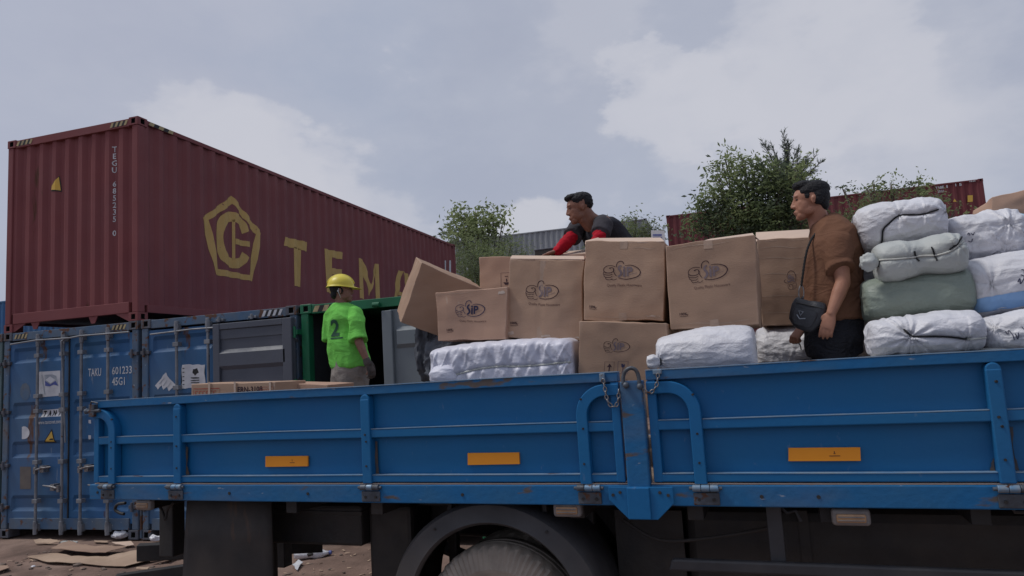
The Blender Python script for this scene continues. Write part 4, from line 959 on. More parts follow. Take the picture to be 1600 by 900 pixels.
    for mk in marks:
        kind, x, z, s = mk[:4]; x *= W_; z *= H_; s *= W_; 
        if kind == '100':
            vs, fs = text2d('100%', .42, 1, 'LEFT', .02)
            print_(comb([tr((vs, fs), x, z, s), tr(stroke(smoothline([(1.0, .1), (1.15, .24), (1.3, .06), (1.5, .2), (1.75, .1), (1.95, .26), (1.8, .02), (1.6, -.25)]), .05), x, z, s*.5),
                   tr(stroke([(0, -.12), (1.0, -.12)], .03), x, z, s), tr(stroke([(0, -.2), (.75, -.2)], .02), x, z, s)]), 'printed_note', M_INK)
        if kind in ('up', 'glass', 'rain'):
            fr = [stroke([(0, 0), (1, 0), (1, 1.25), (0, 1.25), (0, 0)], .035)]
            if kind == 'up': fr += [stroke([(.5, .2), (.5, .8)], .12), ([(.26, .72), (.74, .72), (.5, 1.08)], [(0, 1, 2)])]
            if kind == 'glass': fr += [([(.3, 1.0), (.34, .70), (.5, .58), (.66, .70), (.7, 1.0), (.56, .86), (.5, .98)], [(0, 1, 2, 3, 4, 5, 6)]), stroke([(.5, .6), (.5, .2)], .06), stroke([(.34, .16), (.66, .16)], .06)]
            if kind == 'rain': fr += [([(.2, .45), (.35, .25), (.65, .25), (.8, .45)], [(0, 1, 2, 3)]), stroke([(.5, .5), (.5, .75)], .1), stroke([(.35, .95), (.65, .95)], .05)]
            print_(tr(comb(fr), x, z, s), 'printed_handling_mark', M_INKB if kind == 'glass' else M_INK)
        if kind == 'text':
            vs, fs = text2d(mk[4], 1, 1, 'LEFT', .03); print_(tr((vs, fs), x, z, s), 'printed_lettering', mk[5])
        if kind == 'scuff':
            random.seed(int(mk[1]*977+seed)); print_(torn([(x, z), (x+s, z+s*.1), (x+s*.9, z+s*mk[4]), (x+s*.1, z+s*mk[4]*.8)], 5, s*.08) and ((lambda p: (p, [tuple(range(len(p)))]))(torn([(x, z), (x+s, z+s*.1), (x+s*.9, z+s*mk[4]), (x+s*.1, z+s*mk[4]*.8)], 5, s*.07))), 'torn_tape', M_SCUFF, S2)
        if kind == 'crease':
            print_(stroke(smoothline([(x, z), (x+s*.3, z+s*mk[4]*.5+.004), (x+s*.7, z+s*mk[4]*.4-.004), (x+s, z+s*mk[4])], 4), .0015, .0035), 'crease_mark', M_CREASE, S2)
        if kind == 'block':
            print_(tr(comb([stroke([(0, 0), (1, 0), (1, mk[5]), (0, mk[5]), (0, -.02)], .03)]+[stroke([(.08+i*.14, mk[5]*.25), (.08+i*.14, mk[5]*.75), (.17+i*.14, mk[5]*.75)], .035) for i in range(6)]), x, z, s), 'printed_panel', mk[4])
    if seam: print_(([(W_*(seam-.035), H_*.01), (W_*(seam+.035), H_*.01), (W_*(seam+.035), H_*.99), (W_*(seam-.035), H_*.99)], [(0, 1, 2, 3)]), 'tape', M_TAPE if tape else m, S2) if tape else None
    # short ends of tape folded over the bottom and top edges
    if tape is not None and not seam:
        for z0_, z1_ in ((.0, .10), (.90, 1.0)): print_(([(W_*(tape-.05), H_*z0_), (W_*(tape+.05), H_*z0_), (W_*(tape+.05), H_*z1_), (W_*(tape-.05), H_*z1_)], [(0, 1, 2, 3)]), 'tape', M_TAPE, S2)
    for fpts in flaps:    # pixel outline, each corner with its own depth
        P = [pV(x, y, vv) for x, y, vv in fpts]; nn = (P[1]-P[0]).cross(P[2]-P[0]).normalized(); nn = nn if nn.z > 0 else -nn
        m_ = len(P); fb2 = MB().add(P+[q-nn*.005 for q in P], [tuple(range(m_)), tuple(range(2*m_-1, m_-1, -1))]+[(i, (i+1) % m_, m_+(i+1) % m_, m_+i) for i in range(m_)])
        fb2.build('flap', M_CARDIN, root, org)
    return root
TAN, BRN, PNK, DRK = M_CARD
carton('plain carton tipped on its corner at the left end of the carton row', ((660, 411), (754, 451), (722, 538), (627, 503)), .92, .50, BRN, 1, vr=1.21, bulge=.010)
carton('low carton with navy thumb logo standing on the pleated white bundle', ((681, 456), (791, 448), (791, 530), (683, 533)), .62, .45, PNK, 2, logo=(.29, .46, .42, 0), marks=(('100', .14, .18, .10), ('crease', .02, .93, .5, .04), ('scuff', .88, .86, .09, .5)), ink=1)
carton('creased carton with a seam down its middle, right of the low logo carton', ((797, 404), (913, 406), (907, 533), (790, 527)), .66, .5, TAN, 3, logo=(.24, .50, .46, 0), marks=(('100', .07, .165, .11), ('scuff', .45, .02, .15, .28), ('scuff', .03, .03, .10, .5), ('scuff', .80, .01, .17, .2)), seam=.46, tape=1, bulge=.02,
       flaps=(((797, 404, .66), (913, 405, .66), (912, 400, .80), (800, 399, .80)),))
carton('plain carton behind, its rain mark showing beside the creased carton', ((749, 402), (856, 399), (856, 470), (749, 468)), 1.25, .5, PNK, 4, marks=(('rain', .33, .30, .16), ('up', .33, -.02, .14)), vr=1.25)
carton('back carton with a pale top edge, under the hand of the leaning man', ((849, 401), (935, 394), (935, 470), (849, 470)), 1.45, .5, PNK, 5, flaps=(((849, 401, 1.45), (935, 394, 1.45), (935, 388, 1.75), (872, 394, 1.75)),))
carton('square carton with thumb logo and lifted top edge, below the man with red sleeves', ((915, 376), (1038, 378), (1037, 502), (912, 500)), .60, .5, TAN, 6, logo=(.24, .50, .47, 0), marks=(('100', .07, .165, .10), ('crease', .78, .06, .20, -.25), ('crease', .60, .9, .3, .1), ('crease', .02, .045, .96, .0), ('scuff', .80, .04, .16, .12)), tape=.5, bulge=.02,
       flaps=(((914, 381, .60), (938, 380, .60), (935, 371, .66), (915, 376, .66)), ((938, 380, .60), (1038, 377, .60), (1032, 371, .75), (935, 372, .75))))
carton('lower carton with arrow and glass marks, directly under the square logo carton', ((906, 501), (1041, 505), (1041, 652), (903, 648)), .50, .5, BRN, 7, logo=(.28, .68, .31, 0), marks=(('up', .30, .44, .115), ('glass', .46, .44, .115), ('up', .46, .25, .11)), nolow=True)
carton('widest thumb logo carton, resting on the smooth white roll', ((1039, 384), (1178, 367), (1187, 508), (1048, 514)), .55, .5, BRN, 8, logo=(.26, .52, .435, .04), marks=(('100', .12, .17, .10), ('crease', .02, .05, .9, .02), ('crease', .05, .95, .7, .02)), tape=.5, bulge=.02,
       flaps=(((1165, 369, .55), (1178, 367, .55), (1186, 374, .75), (1180, 372, .80)), ((1095, 377, .55), (1178, 367, .55), (1176, 364, .70), (1110, 373, .70)),))
carton('ribbed carton with its thumb logo printed sideways, beside the chest of the man in brown', ((1183, 375), (1285, 371), (1285, 505), (1190, 510)), 1.34, .5, BRN, 9, logo=(.60, .40, .36, PI/2), nolow=True, bulge=.015, marks=(('crease', .02, .78, .75, .01), ('crease', .02, .34, .75, .0), ('crease', .02, .14, .75, .02), ('crease', .02, .90, .7, .0), ('crease', .05, .60, .6, -.01)),
       flaps=(((1181, 377, 1.34), (1262, 374, 1.34), (1266, 358, 1.60), (1181, 363, 1.60)),))
carton('flat strapped carton with red print lying along the rear of the bed', ((299, 600), (430, 597), (430, 640), (299, 640)), .55, .35, TAN, 10, marks=(('text', .565, .66, .07, 'ERN-3108', M_INK), ('block', .03, .42, .32, M_REDINK, .30), ('block', .83, .52, .15, M_REDINK, .5)), bulge=.004, wob=.003)
carton('second flat strapped carton, right of the one marked ERN-3108', ((436, 599), (512, 601), (512, 640), (436, 640)), .80, .35, PNK, 11, marks=(('block', .03, .5, .3, M_REDINK, .4),), bulge=.004, wob=.003)
for a, vv in (((327, 599), .545), ((367, 598), .545), ((422, 597), .545)):
    pass
# straps round the flat carton
def strap_on(name_idx, xs):
    root = [o for o in COL.objects if o.get('label', '').startswith('flat strapped')][0]
    for x in xs:
        P = pV(x, 598.2, .542); Q = pV(x, 640, .542); org = W2T(root.location)
        MB().box(P.x-.008, P.x+.008, .5385, .543, Q.z, P.z+.006).add([(P.x-.008, .54, P.z+.012), (P.x+.008, .54, P.z+.012), (P.x+.008, .92, P.z+.012), (P.x-.008, .92, P.z+.012)], [(0, 1, 2, 3)]).build('strap', M_CARDIN, root, org)
strap_on(0, (327, 367, 422))
carton('plain carton low under the stack, hidden behind the creased carton', ((760, 474), (905, 476), (905, 640), (760, 640)), 1.28, .5, DRK, 12)
carton('plain carton underfoot of the man with red sleeves, behind the logo cartons', ((925, 500), (1060, 500), (1060, 640), (925, 640)), 1.55, .55, DRK, 13)
carton('sagging brown carton high at the right edge, behind the white bags', ((1549, 308), (1640, 288), (1640, 350), (1549, 345)), 2.0, .5, PNK, 14, bulge=.03, wob=.014)
sm = tthing('handset_box', 'small dark box on the back carton beside the red sleeve', 'box', pV(857, 398, 1.6)); P = pV(857, 398, 1.6)
b = MB(); b.box(-.115, .115, 0, .12, .0, .045); b.build('box_body', M_BLACK, sm, bevel=.006); MB().box(-.118, .118, -.003, .123, .045, .055).build('box_lid', M_DGREY, sm, bevel=.003)
tg = tthing('printed_sheet', 'small white printed sheet standing up behind the square logo carton', 'sheet', pV(1028, 376, .9)); 
P = [pV(*q, .9) for q in ((1017, 360), (1038, 360), (1040, 380), (1018, 380))]; o = W2T(tg.location)
MB().add(P+[q+Vector((0, .003, 0)) for q in P], [(3, 2, 1, 0), (4, 5, 6, 7), (0, 1, 5, 4), (1, 2, 6, 5), (2, 3, 7, 6), (3, 0, 4, 7)]).build('sheet', M_PAPER, tg, o)
for yy in (366, 370):
    Q = [pV(*q, .897) for q in ((1020, yy), (1034, yy), (1034, yy+2.4), (1020, yy+2.4))]; MB().add(Q, [(3, 2, 1, 0)]).build('printed_line', M_STB, tg, o)

# ---------------------------------------------------------------- sacks, rolls and bundles
def sgp(x, e): return math.copysign(abs(x)**e, x)
def bundle(label, box, v, rd, m, seed=0, ex=.45, ec=.8, tilt=0., folds=(), wr=.014, lobes=0, ties=(), name='woven_sack', cat='sack', group='woven sacks and rolls on the truck', pleats=0, tuft=None, band=None, taper=(0, 0), fine=.5, sag=0, writing=(), longw=1.0, pinch=None, ropem=None, ropew=.0045):
    x0, y0, x1, y1 = box; ca, cb = pV(x0, (y0+y1)/2, v+rd*.5), pV(x1, (y0+y1)/2, v+rd*.5); ct, cb2 = pV((x0+x1)/2, y0, v+rd*.5), pV((x0+x1)/2, y1, v+rd*.5)
    c = pV((x0+x1)/2, (y0+y1)/2, v+rd*.5); c.y = v+rd; a_ = (cb.x-ca.x)/2; b_ = (ct.z-cb2.z)/2
    c0, s0 = math.cos(tilt), math.sin(tilt); EX = Vector((c0, 0, s0)); EZ = Vector((-s0, 0, c0)); EY = Vector((0, 1, 0))
    org = Vector((c.x, c.y, c.z-b_)); root = tthing(name, label, cat, org, group)
    def base(s, t):   # s in -1..1 along, t angle, 0 = front (towards the camera), pi/2 = up
        al = math.copysign(1-(1-min(1, abs(s)))**1.9, s); r = max(0, 1-abs(al)**(2/ex))**(ex/2)
        r *= 1-max(0, al)*taper[1]-max(0, -al)*taper[0]
        if lobes: r *= 1-lobes*math.exp(-(al/.28)**2)
        if pinch: r *= 1-pinch[1]*math.exp(-((al-pinch[0])/pinch[2])**2)
        return al, r
    def surf(s, t, off=0):
        al, r = base(s, t); ct_, st_ = math.cos(t), math.sin(t); rk = (abs(ct_)**(2/ec)+abs(st_)**(2/ec))**(-ec/2); h = rk*st_; f = rk*ct_
        p = c+EX*(a_*al)+EZ*(b_*r*h)-EY*(rd*r*f)
        if sag: p.z -= sag*b_*(al*al)
        n_ = (EX*(al**3)*.6*(1 if r < .7 else .2)+EZ*h*r-EY*f*r); n_ = n_.normalized() if n_.length > 1e-5 else EX*math.copysign(1, al)
        X = a_*al; Z = b_*r*h*1.0; q = Vector((X*4*longw+seed*5.1, f*rd*4+seed, Z*9))
        d = noise.fractal(q*.4, 1, 2, 2)*wr*1.1
        rg = 1-abs(noise.noise(Vector((X*7*longw+seed*3+Z*3, f*2, Z*15+seed))))*2; d += max(0, rg-.45)*wr*1.0
        rg2 = 1-abs(noise.noise(Vector((X*17+seed-Z*9, f*3+9, Z*34))))*2; d += max(0, rg2-.5)*wr*.35*fine
        for (fx, fz, amp, rad_, k) in folds:     # creases running into a tie
            dx, dz = X-fx*a_, Z-fz*b_; dist = math.hypot(dx, dz); an = math.atan2(dz, dx)
            front = 1 if f > -.2 else 0
            e = math.exp(-dist/rad_)*front; d += amp*.8*e*(math.sin(an*k*.8+noise.noise(Vector((dist*9, seed, 0)))*2+noise.noise(Vector((math.cos(an)*2, math.sin(an)*2, seed)))*5)*.6*(.6+.8*abs(noise.noise(Vector((math.cos(an)*3, math.sin(an)*3, seed+4)))))-.55*math.exp(-dist/(rad_*.25)))
        for (pts, dep, wd) in ties_:
            if f > -.3:
                dm = min(seg_dist(X, Z, pts[i], pts[i+1]) for i in range(len(pts)-1)); d -= dep*math.exp(-(dm/wd)**2)
                if pleats: d += .011*math.exp(-(dm/.12))*math.sin(X*pleats+3*noise.noise(Vector((X*5, seed, 2))))*(1-math.exp(-(dm/.02)**2))
        dp_ = 0
        if pleats and f > .1: dp_ = .010*abs(math.sin(X*pleats*.22+Z*2.2+2.5*noise.noise(Vector((X*2.5, Z*1.5, seed)))))**.6+.016*max(0, 1-abs(noise.noise(Vector((X*8+Z*5, Z*.9, seed))))*5)+.010*max(0, 1-abs(noise.noise(Vector((X*13-Z*6, Z*1.1, seed+9))))*6)
        return p+n_*(d+off)-EY*(dp_*min(1, f*1.6)*math.exp(-max(0, abs(h)-.75)*9))
    def seg_dist(x, z, A, B):
        dx, dz = B[0]-A[0], B[1]-A[1]; l = dx*dx+dz*dz or 1; u = max(0, min(1, ((x-A[0])*dx+(z-A[1])*dz)/l)); return math.hypot(x-A[0]-u*dx, z-A[1]-u*dz)
    ties_ = [([(p[0]*a_, p[1]*b_) for p in t[0]], t[1], t[2]) for t in ties]
    ns, nt_ = 150, 110; mb = MB(); vs = []
    for j in range(nt_):
        t = 2*PI*j/nt_
        for i in range(ns+1): vs.append(surf(-1+2*i/ns, t))
    fs = [(j*(ns+1)+i, ((j+1) % nt_)*(ns+1)+i, ((j+1) % nt_)*(ns+1)+i+1, j*(ns+1)+i+1) for j in range(nt_) for i in range(ns)]
    mb.add(vs, fs); ob = mb.build('cover', m, root, org, smooth=True, weld=True)
    ob.data.polygons.foreach_set('use_smooth', [True]*len(ob.data.polygons))
    def front(xn, zn, off=.004):     # point of the surface facing the camera at normalised x, z
        xn = max(-.985, min(.985, xn)); s = math.copysign(1-(1-abs(xn))**(1/1.9), xn); al, r = base(s, 0)
        h = max(-.98, min(.98, zn/max(r, .05))); f_ = (1-abs(h)**(2/ec))**(ec/2); return surf(s, math.atan2(h, f_), off)
    for i, t in enumerate(ties):
        if len(t) > 3 and t[3] is None: continue
        pts = smoothline(list(t[0]), 10); line = [front(p[0], p[1], .006) for p in pts]
        MB().tube(line, ropew, 6).build('tie_rope', ropem or (t[3] if len(t) > 3 else M_ROPE), root, org, smooth=True)
    if tuft:
        for (xn, zn, sz, dx, dz, mm) in tuft:
            P = front(xn, zn, -.01); tb = MB(); dirv = Vector((dx, -.25, dz)).normalized(); vs = []; n1, n2 = 14, 20
            sd_ = dirv.cross(Vector((0, 1, 0))).normalized(); s2_ = dirv.cross(sd_)
            for j in range(n1+1):
                u_ = j/n1; rr_ = sz*(.35+.75*math.sin(min(1, u_*1.15)*PI*.8))*(1 if j < n1 else .15)
                for i in range(n2):
                    an = 2*PI*i/n2; rw = rr_*(1+.28*math.sin(an*5+seed+u_*2)*u_+.15*noise.noise(Vector((an*2, u_*4, seed)))); vs.append(P+dirv*(u_*sz*2.2)+sd_*math.cos(an)*rw+s2_*math.sin(an)*rw)
            tb.add(vs, [(j*n2+i, j*n2+(i+1) % n2, (j+1)*n2+(i+1) % n2, (j+1)*n2+i) for j in range(n1) for i in range(n2)]+[tuple(n1*n2+k for k in range(n2))]); tb.build('gathered_end', mm or m, root, org, smooth=True)
            MB().tube([P+dirv*(sz*.12)+(sd_*math.cos(k)+s2_*math.sin(k))*sz*.46 for k in [2*PI*i/12 for i in range(12)]], .005, 6, True).build('tie_rope', M_ROPE, root, org)
    if band:     # a printed stripe: the same surface a hair further out
        (z0_, z1_, mm) = band; b2 = MB(); n1 = 70; vs = []
        for i in range(n1+1):
            x = -.97+1.94*i/n1
            for j in range(7): zz = z0_(x)+(z1_(x)-z0_(x))*j/6; vs.append(front(x, zz, .003))
        b2.add(vs, [(i*7+j, (i+1)*7+j, (i+1)*7+j+1, i*7+j+1) for i in range(n1) for j in range(6)]); b2.build('printed_stripe', mm, root, org, smooth=True)
    for w_ in writing:
        pts = smoothline(w_[0], 5); sh = stroke(pts, w_[1]); lay(sh, lambda s, z: front(s, z, .003), 'handwriting', M_INKB, root, org)
    return root
bundle('pleated white bundle with twine round its middle, under the two left logo cartons', (680, 532, 899, 604), .47, .26, M_QUILT, 1, ex=.12, ec=.30, wr=.0035, name='cloth_bundle', cat='bundle',
       ties=(([(-.82, -.38), (-.6, -.33), (-.3, -.18), (0, -.12), (.3, -.16), (.6, -.12), (.85, -.04), (.97, -.0)], .016, .012, M_ROPEW),), pleats=62, sag=.12, folds=((-.82, -.4, .018, .10, 9), (.9, .0, .012, .1, 7)), fine=1.3, ropew=.006)
bundle('limp white cloth corner sticking out below the pleated bundle, at the truck rim', (668, 570, 712, 606), .40, .08, M_QUILT, 31, ex=.8, ec=.9, wr=.012, name='cloth_bundle', cat='cloth')
bundle('smooth white roll with a gathered left end, under the widest logo carton', (1024, 510, 1179, 590), .12, .22, M_WHITE, 2, ex=.22, ec=.85, wr=.007, taper=(.25, 0), tuft=((-.9, -.25, .035, -1, .0, None),), folds=((-.95, -.2, .016, .07, 11),), fine=1.6, longw=.5, sag=.05)
bundle('short white sack behind the right hand of the man in brown', (1181, 508, 1300, 590), 1.28, .25, M_WHITE, 3, ex=.25, ec=.8, wr=.012, ties=(([(-.9, -.45), (-.3, -.5), (.2, -.38), (.9, -.42)], .014, .014, M_ROPE),), folds=((-.2, -.5, .015, .08, 8), (.4, -.4, .015, .08, 8)), fine=1.5)
bundle('plump white roll sewn with black twine, topmost of the right hand pile', (1337, 313, 1480, 389), .80, .26, M_WHITE, 4, ex=.42, ec=.8, wr=.012, tilt=.05, ties=(([(-.55, -.75), (-.50, -.25), (-.35, .0), (-.1, .28), (.15, .22), (.4, .18), (.75, .25)], .012, .014),),
       folds=((-.1, .3, .018, .09, 9), (.45, .2, .014, .08, 8), (.95, .2, .02, .08, 9)), fine=1.2)
bundle('grey green two lobed roll tied with a cord, under the topmost white roll', (1366, 368, 1511, 437), .55, .2, M_WHITEG, 5, ex=.36, ec=.85, wr=.006, lobes=.16, ties=(([(-.95, .12), (-.6, .02), (-.3, .0), (0, .02), (.3, -.06), (.6, .05), (.8, .3), (.95, .5)], .014, .016, M_ROPEW), ([(.55, .1), (.72, .3), (.92, .62)], .004, .01), ([(-.17, .25), (-.15, -.02), (-.1, -.2)], .003, .01), ([(.2, .3), (.24, -.1), (.26, -.3)], .003, .01)),
       folds=((-.3, 0, .010, .1, 10), (.75, .28, .016, .07, 9)), tuft=((-.965, .0, .043, -1, .15, None), (.72, .3, .02, -.3, .6, None)), tilt=.05)
bundle('sage green sack under the two lobed roll', (1346, 424, 1517, 500), .62, .3, M_GRN, 6, ex=.22, ec=.7, wr=.012, tilt=.02, fine=.9, longw=.7, taper=(.12, .0))
bundle('creased white roll with a black cord, on the rim right of the man in brown', (1356, 487, 1535, 556), .22, .24, M_WHITE, 7, ex=.28, ec=.8, wr=.011, tilt=.03, taper=(.12, 0), ties=(([(-.42, .30), (-.30, -.05), (-.1, -.12), (.2, -.2), (.45, -.32), (.62, -.45)], .012, .012), ([(.62, -.45), (.75, -.42), (.95, -.42)], .010, .010, M_ROPEW)),
       folds=((-.34, -.08, .022, .14, 15), (.62, -.45, .016, .08, 9)), fine=1.2)
bundle('white sack with blue handwriting, at the lower right corner on the rim', (1535, 483, 1665, 552), .30, .26, M_WHITE, 8, ex=.2, ec=.65, wr=.012, tilt=.05, taper=(.25, 0), folds=((-.8, .3, .015, .1, 9),),
       writing=(([(-.60, .10), (-.55, -.05), (-.52, .12), (-.46, -.08), (-.44, -.30)], .02), ([(-.40, -.05), (-.36, -.3), (-.33, -.02)], .02), ([(-.22, .22), (-.12, -.15)], .02), ([(-.03, .30), (-.09, .22), (-.06, .10), (.0, .12)], .02), ([(.1, .0), (.16, -.25), (.22, -.3), (.15, -.32)], .02), ([(.08, -.2), (.26, -.1)], .02)), fine=1.2)
bundle('big rumpled white bag with a twisted neck, behind the topmost roll', (1474, 332, 1597, 412), .95, .3, M_WHITE, 9, ex=.3, ec=.65, wr=.020, tilt=.03, folds=((.5, .3, .030, .12, 8), (.35, -.5, .025, .12, 7), (.1, -.2, .012, .1, 6)), tuft=((.22, -.78, .036, -.35, -.55, None),), fine=1.2,
       writing=(([(-.58, .05), (-.54, .12), (-.52, .02)], .02), ([(-.48, .1), (-.44, .02), (-.4, .12)], .02), ([(-.58, -.15), (-.5, -.2), (-.47, -.1)], .02)))
bundle('white sack with a broad blue stripe along its lower edge, right of the green sack', (1505, 395, 1665, 492), .62, .3, M_WHITE, 10, ex=.3, ec=.75, wr=.012, tilt=.12, band=(lambda x: -.72, lambda x: -.28, M_STRIPE), longw=.6, folds=((-.6, .1, .02, .12, 5),),
       writing=(([(-.12, .0), (-.06, .1), (-.08, -.06), (0, .05)], .022), ([(-.02, .2), (.04, .12), (.0, .05), (.08, .2)], .022), ([(.02, .34), (.08, .3), (.05, .22), (.1, .36)], .022)))
bundle('light blue plastic bag at the right edge, behind the rumpled white bag', (1572, 335, 1665, 405), 1.35, .3, M_LB, 11, ex=.5, ec=.8, wr=.03, fine=1.5)
bundle('dark wrapped bundle under the tipped carton', (657, 455, 705, 600), 1.25, .25, M_DSACK, 12, ex=.3, ec=.6, wr=.03, fine=2.2, name='wrapped_bundle', cat='bundle', ties=(([(-.6, .9), (-.5, .3), (-.2, -.2), (-.4, -.6)], .01, .02, None),))
bundle('dark shaggy bundle sagging out beside the tipped carton', (668, 530, 720, 605), 1.0, .2, M_DSACK, 32, ex=.5, ec=.7, wr=.03, fine=2.5, name='wrapped_bundle', cat='bundle')
# the layer the visible load rests on, hidden by the drop sides
for i, (x0, y0, x1, y1, v, rd, m_) in enumerate(((690, 600, 900, 690, .35, .3, M_WHITE), (1030, 585, 1340, 700, .12, .28, M_WHITE), (1360, 552, 1600, 660, .15, .3, M_WHITEG), (1190, 500, 1345, 600, 1.45, .3, M_WHITE))):
    bundle(('white sack at the bottom of the load under the pleated bundle', 'long white sack at the bottom of the load under the smooth white roll', 'grey green sack at the bottom of the load below the creased white roll', 'white sack behind the legs of the man in brown')[i], (x0, y0, x1, y1), v, rd, m_, 20+i, ex=.25, ec=.7)
for i, (x0, y0, x1, y1, v, rd, m_) in enumerate(((1330, 380, 1420, 560, 1.2, .3, M_WHITE), (1430, 420, 1600, 560, 1.3, .3, M_WHITEG), (1450, 345, 1560, 430, 1.5, .25, M_WHITE))):
    bundle(('upright white sack at the back behind the green sack', 'grey green sack at the back of the right hand pile', 'white sack at the back behind the rumpled bag')[i], (x0, y0, x1, y1), v, rd, m_, 26+i, ex=.25, ec=.7)

# ---------------------------------------------------------------- people
def fuse(mb, voxel, name, m, parent, origin, smooth=2, disp=None):
    me = bpy.data.meshes.new(name); o = Vector(origin); me.from_pydata([tuple(Vector(q)-o) for q in mb.v], [], mb.f); ob = bpy.data.objects.new(name, me); COL.objects.link(ob)
    bm = bmesh.new(); bm.from_mesh(me); bmesh.ops.recalc_face_normals(bm, faces=bm.faces); bm.to_mesh(me); bm.free()
    r = ob.modifiers.new('r', 'REMESH'); r.mode = 'VOXEL'; r.voxel_size = voxel
    if smooth: s = ob.modifiers.new('s', 'SMOOTH'); s.factor = .5; s.iterations = smooth
    dg = bpy.context.evaluated_depsgraph_get(); ev = ob.evaluated_get(dg); nm = bpy.data.meshes.new_from_object(ev)
    ob.modifiers.clear(); ob.data = nm; bpy.data.meshes.remove(me); nm.name = name
    if disp:
        cs = [(v.co.copy(), v.normal.copy()) for v in nm.vertices]
        for v, (c_, n_) in zip(nm.vertices, cs): v.co = c_+n_*disp(c_+o, n_)
    nm.polygons.foreach_set('use_smooth', [True]*len(nm.polygons)); nm.materials.clear(); nm.materials.append(m); nm.update(); ob.parent = parent; return ob
def head_prims(b, c, f, u, sc=1.0, mouth=0):
    l = u.cross(f).normalized()
    def P(x, y, z): return c+(f*x+l*y+u*z)*sc
    def E(x, y, z, rx, ry, rz, n=18): b.ell(P(x, y, z), (f*rx*sc, l*ry*sc, u*rz*sc), n)
    E(-.012, 0, .035, .098, .077, .088, 28); E(.035, 0, -.02, .058, .062, .078, 24); E(.02, 0, .03, .076, .070, .07, 24)
    E(.055, 0, -.083, .034, .040, .030); E(.070, 0, -.098, .020, .022, .017)
    for s in (1, -1):
        E(.018, s*.036, -.056, .042, .022, .034); E(.055, s*.034, -.010, .024, .024, .026); E(.080, s*.024, .033, .014, .028, .010); E(-.010, s*.074, -.006, .014, .008, .027, 14); E(-.014, s*.080, .004, .013, .006, .014, 12); E(.096, s*.012, -.029, .012, .009, .008, 10)
        E(.045, s*.032, -.045, .034, .024, .036)
    b.chain([P(.086, 0, .024), P(.097, 0, -.002), P(.1045, 0, -.024)], [.0085*sc, .0100*sc, .0120*sc], 12)
    E(.089, 0, -.058, .012, .024, .0065, 12); E(.087, 0, -.072, .012, .021, .0075, 12); E(.078, 0, -.065, .018, .03, .02)
    return P, l
def face_parts(P, l, f, u, root, org, sc, lipm=None, mirror=(1, -1), hair=None, brow=True, name='hair'):
    for s in mirror:
        e = MB(); e.ell(P(.077, s*.031, .012), (f*.010*sc, l*.013*sc, u*.0055*sc), 12); e.build('eye', M_EYE, root, org, smooth=True)
        if brow: e = MB(); e.tube([P(.089, s*.012, .029), P(.090, s*.026, .034), P(.078, s*.044, .031)], [.0035*sc, .0045*sc, .0025*sc], 6); e.build('eyebrow', M_HAIR, root, org, smooth=True)
    e = MB(); e.tube([P(.093, .02, -.066), P(.1015, 0, -.065), P(.093, -.02, -.066)], [.0015, .0028, .0015], 6); e.build('mouth', lipm or M_LIP, root, org, smooth=True)
def hand_prims(b, wr, d, pn, th, size=1.0, curl=.25, spread=1.0):
    # wr wrist, d along the hand, pn the way the palm faces, th +1/-1 the thumb side along pn x d
    d = d.normalized(); pn = (pn-d*pn.dot(d)).normalized(); s = pn.cross(d).normalized()*th; z = size
    b.loft([(wr+d*q*z, s*w_*z, pn*h_*z) for q, w_, h_ in ((-.01, .026, .020), (.02, .032, .019), (.05, .040, .017), (.08, .042, .015), (.098, .038, .012))], 16)
    ends = []
    for i, (off, ln) in enumerate(((.031, .070), (.0105, .078), (-.0105, .073), (-.031, .058))):
        p = wr+d*.092*z+s*off*z; a = curl*(1+i*.12); dir_ = (d+s*off*spread*2.2).normalized(); pts = [p-d*.012*z, p]; rs = [.0095*z, .0095*z]; ang = a*.6
        for k, fr in enumerate((.45, .32, .23)):
            v = dir_*math.cos(ang)+pn*math.sin(ang); p = p+v*ln*fr*z; pts.append(p); rs.append((.0088, .0080, .0070)[k]*z); ang += a*(1.1, .9, .6)[k]
        b.chain(pts, rs, 10); ends.append(pts[-1])
    p = wr+d*.022*z+s*.026*z; t1 = p+(d*.62+s*.62+pn*.35).normalized()*.042*z; t2 = t1+(d*.9+s*.25+pn*.35).normalized()*.032*z; t3 = t2+(d*.95+s*.0+pn*.35).normalized()*.024*z
    b.chain([p, t1, t2, t3], [.0145*z, .012*z, .0105*z, .0085*z], 10); return ends
def folds_fn(seed, amp, sx=5, sz=11, focus=()):
    def g(p, n):
        q = Vector((p.x*sx+seed, p.y*sx, p.z*sz)); w_ = noise.noise_vector(q*.5)*.9
        r = 1-abs(noise.noise(q+w_))*2.2; a = max(-.3, r)*amp+noise.noise(q*2.3)*amp*.35
        for (c_, am, rd_) in focus:
            d = (p-c_).length; a += am*math.exp(-d/rd_)*math.sin(math.atan2(p.z-c_.z, (p-c_).dot(Vector((.9, .4, 0))))*9+noise.noise(q)*2)
        return a
    return g
ZB = ZBED
V3 = Vector
def legs(b, hip, f, l, foot_l, foot_r, zb, rh=.105, rk=.068, ra=.05, scale=1):
    out_ = []
    for s, ft in ((1, foot_l), (-1, foot_r)):
        h_ = hip+l*s*.085; k = h_.lerp(ft, .48)+f*.03; b.chain([h_, h_.lerp(k, .5), k, k.lerp(ft, .45)-f*.015, ft], [rh, rh*.85, rk, rk*.82, ra], 16)
def shoe(name, ft, f, l, zb, root, org, m):
    b = MB(); b.loft([(V3((ft.x, ft.y, zb+z))+f*x, f*a, l*w_) for z, x, a, w_ in ((.0, .055, .135, .046), (.02, .055, .137, .048), (.045, .045, .12, .045), (.075, .01, .075, .038), (.11, -.01, .05, .036))], 20); b.build(name, m, root, org, smooth=.8)

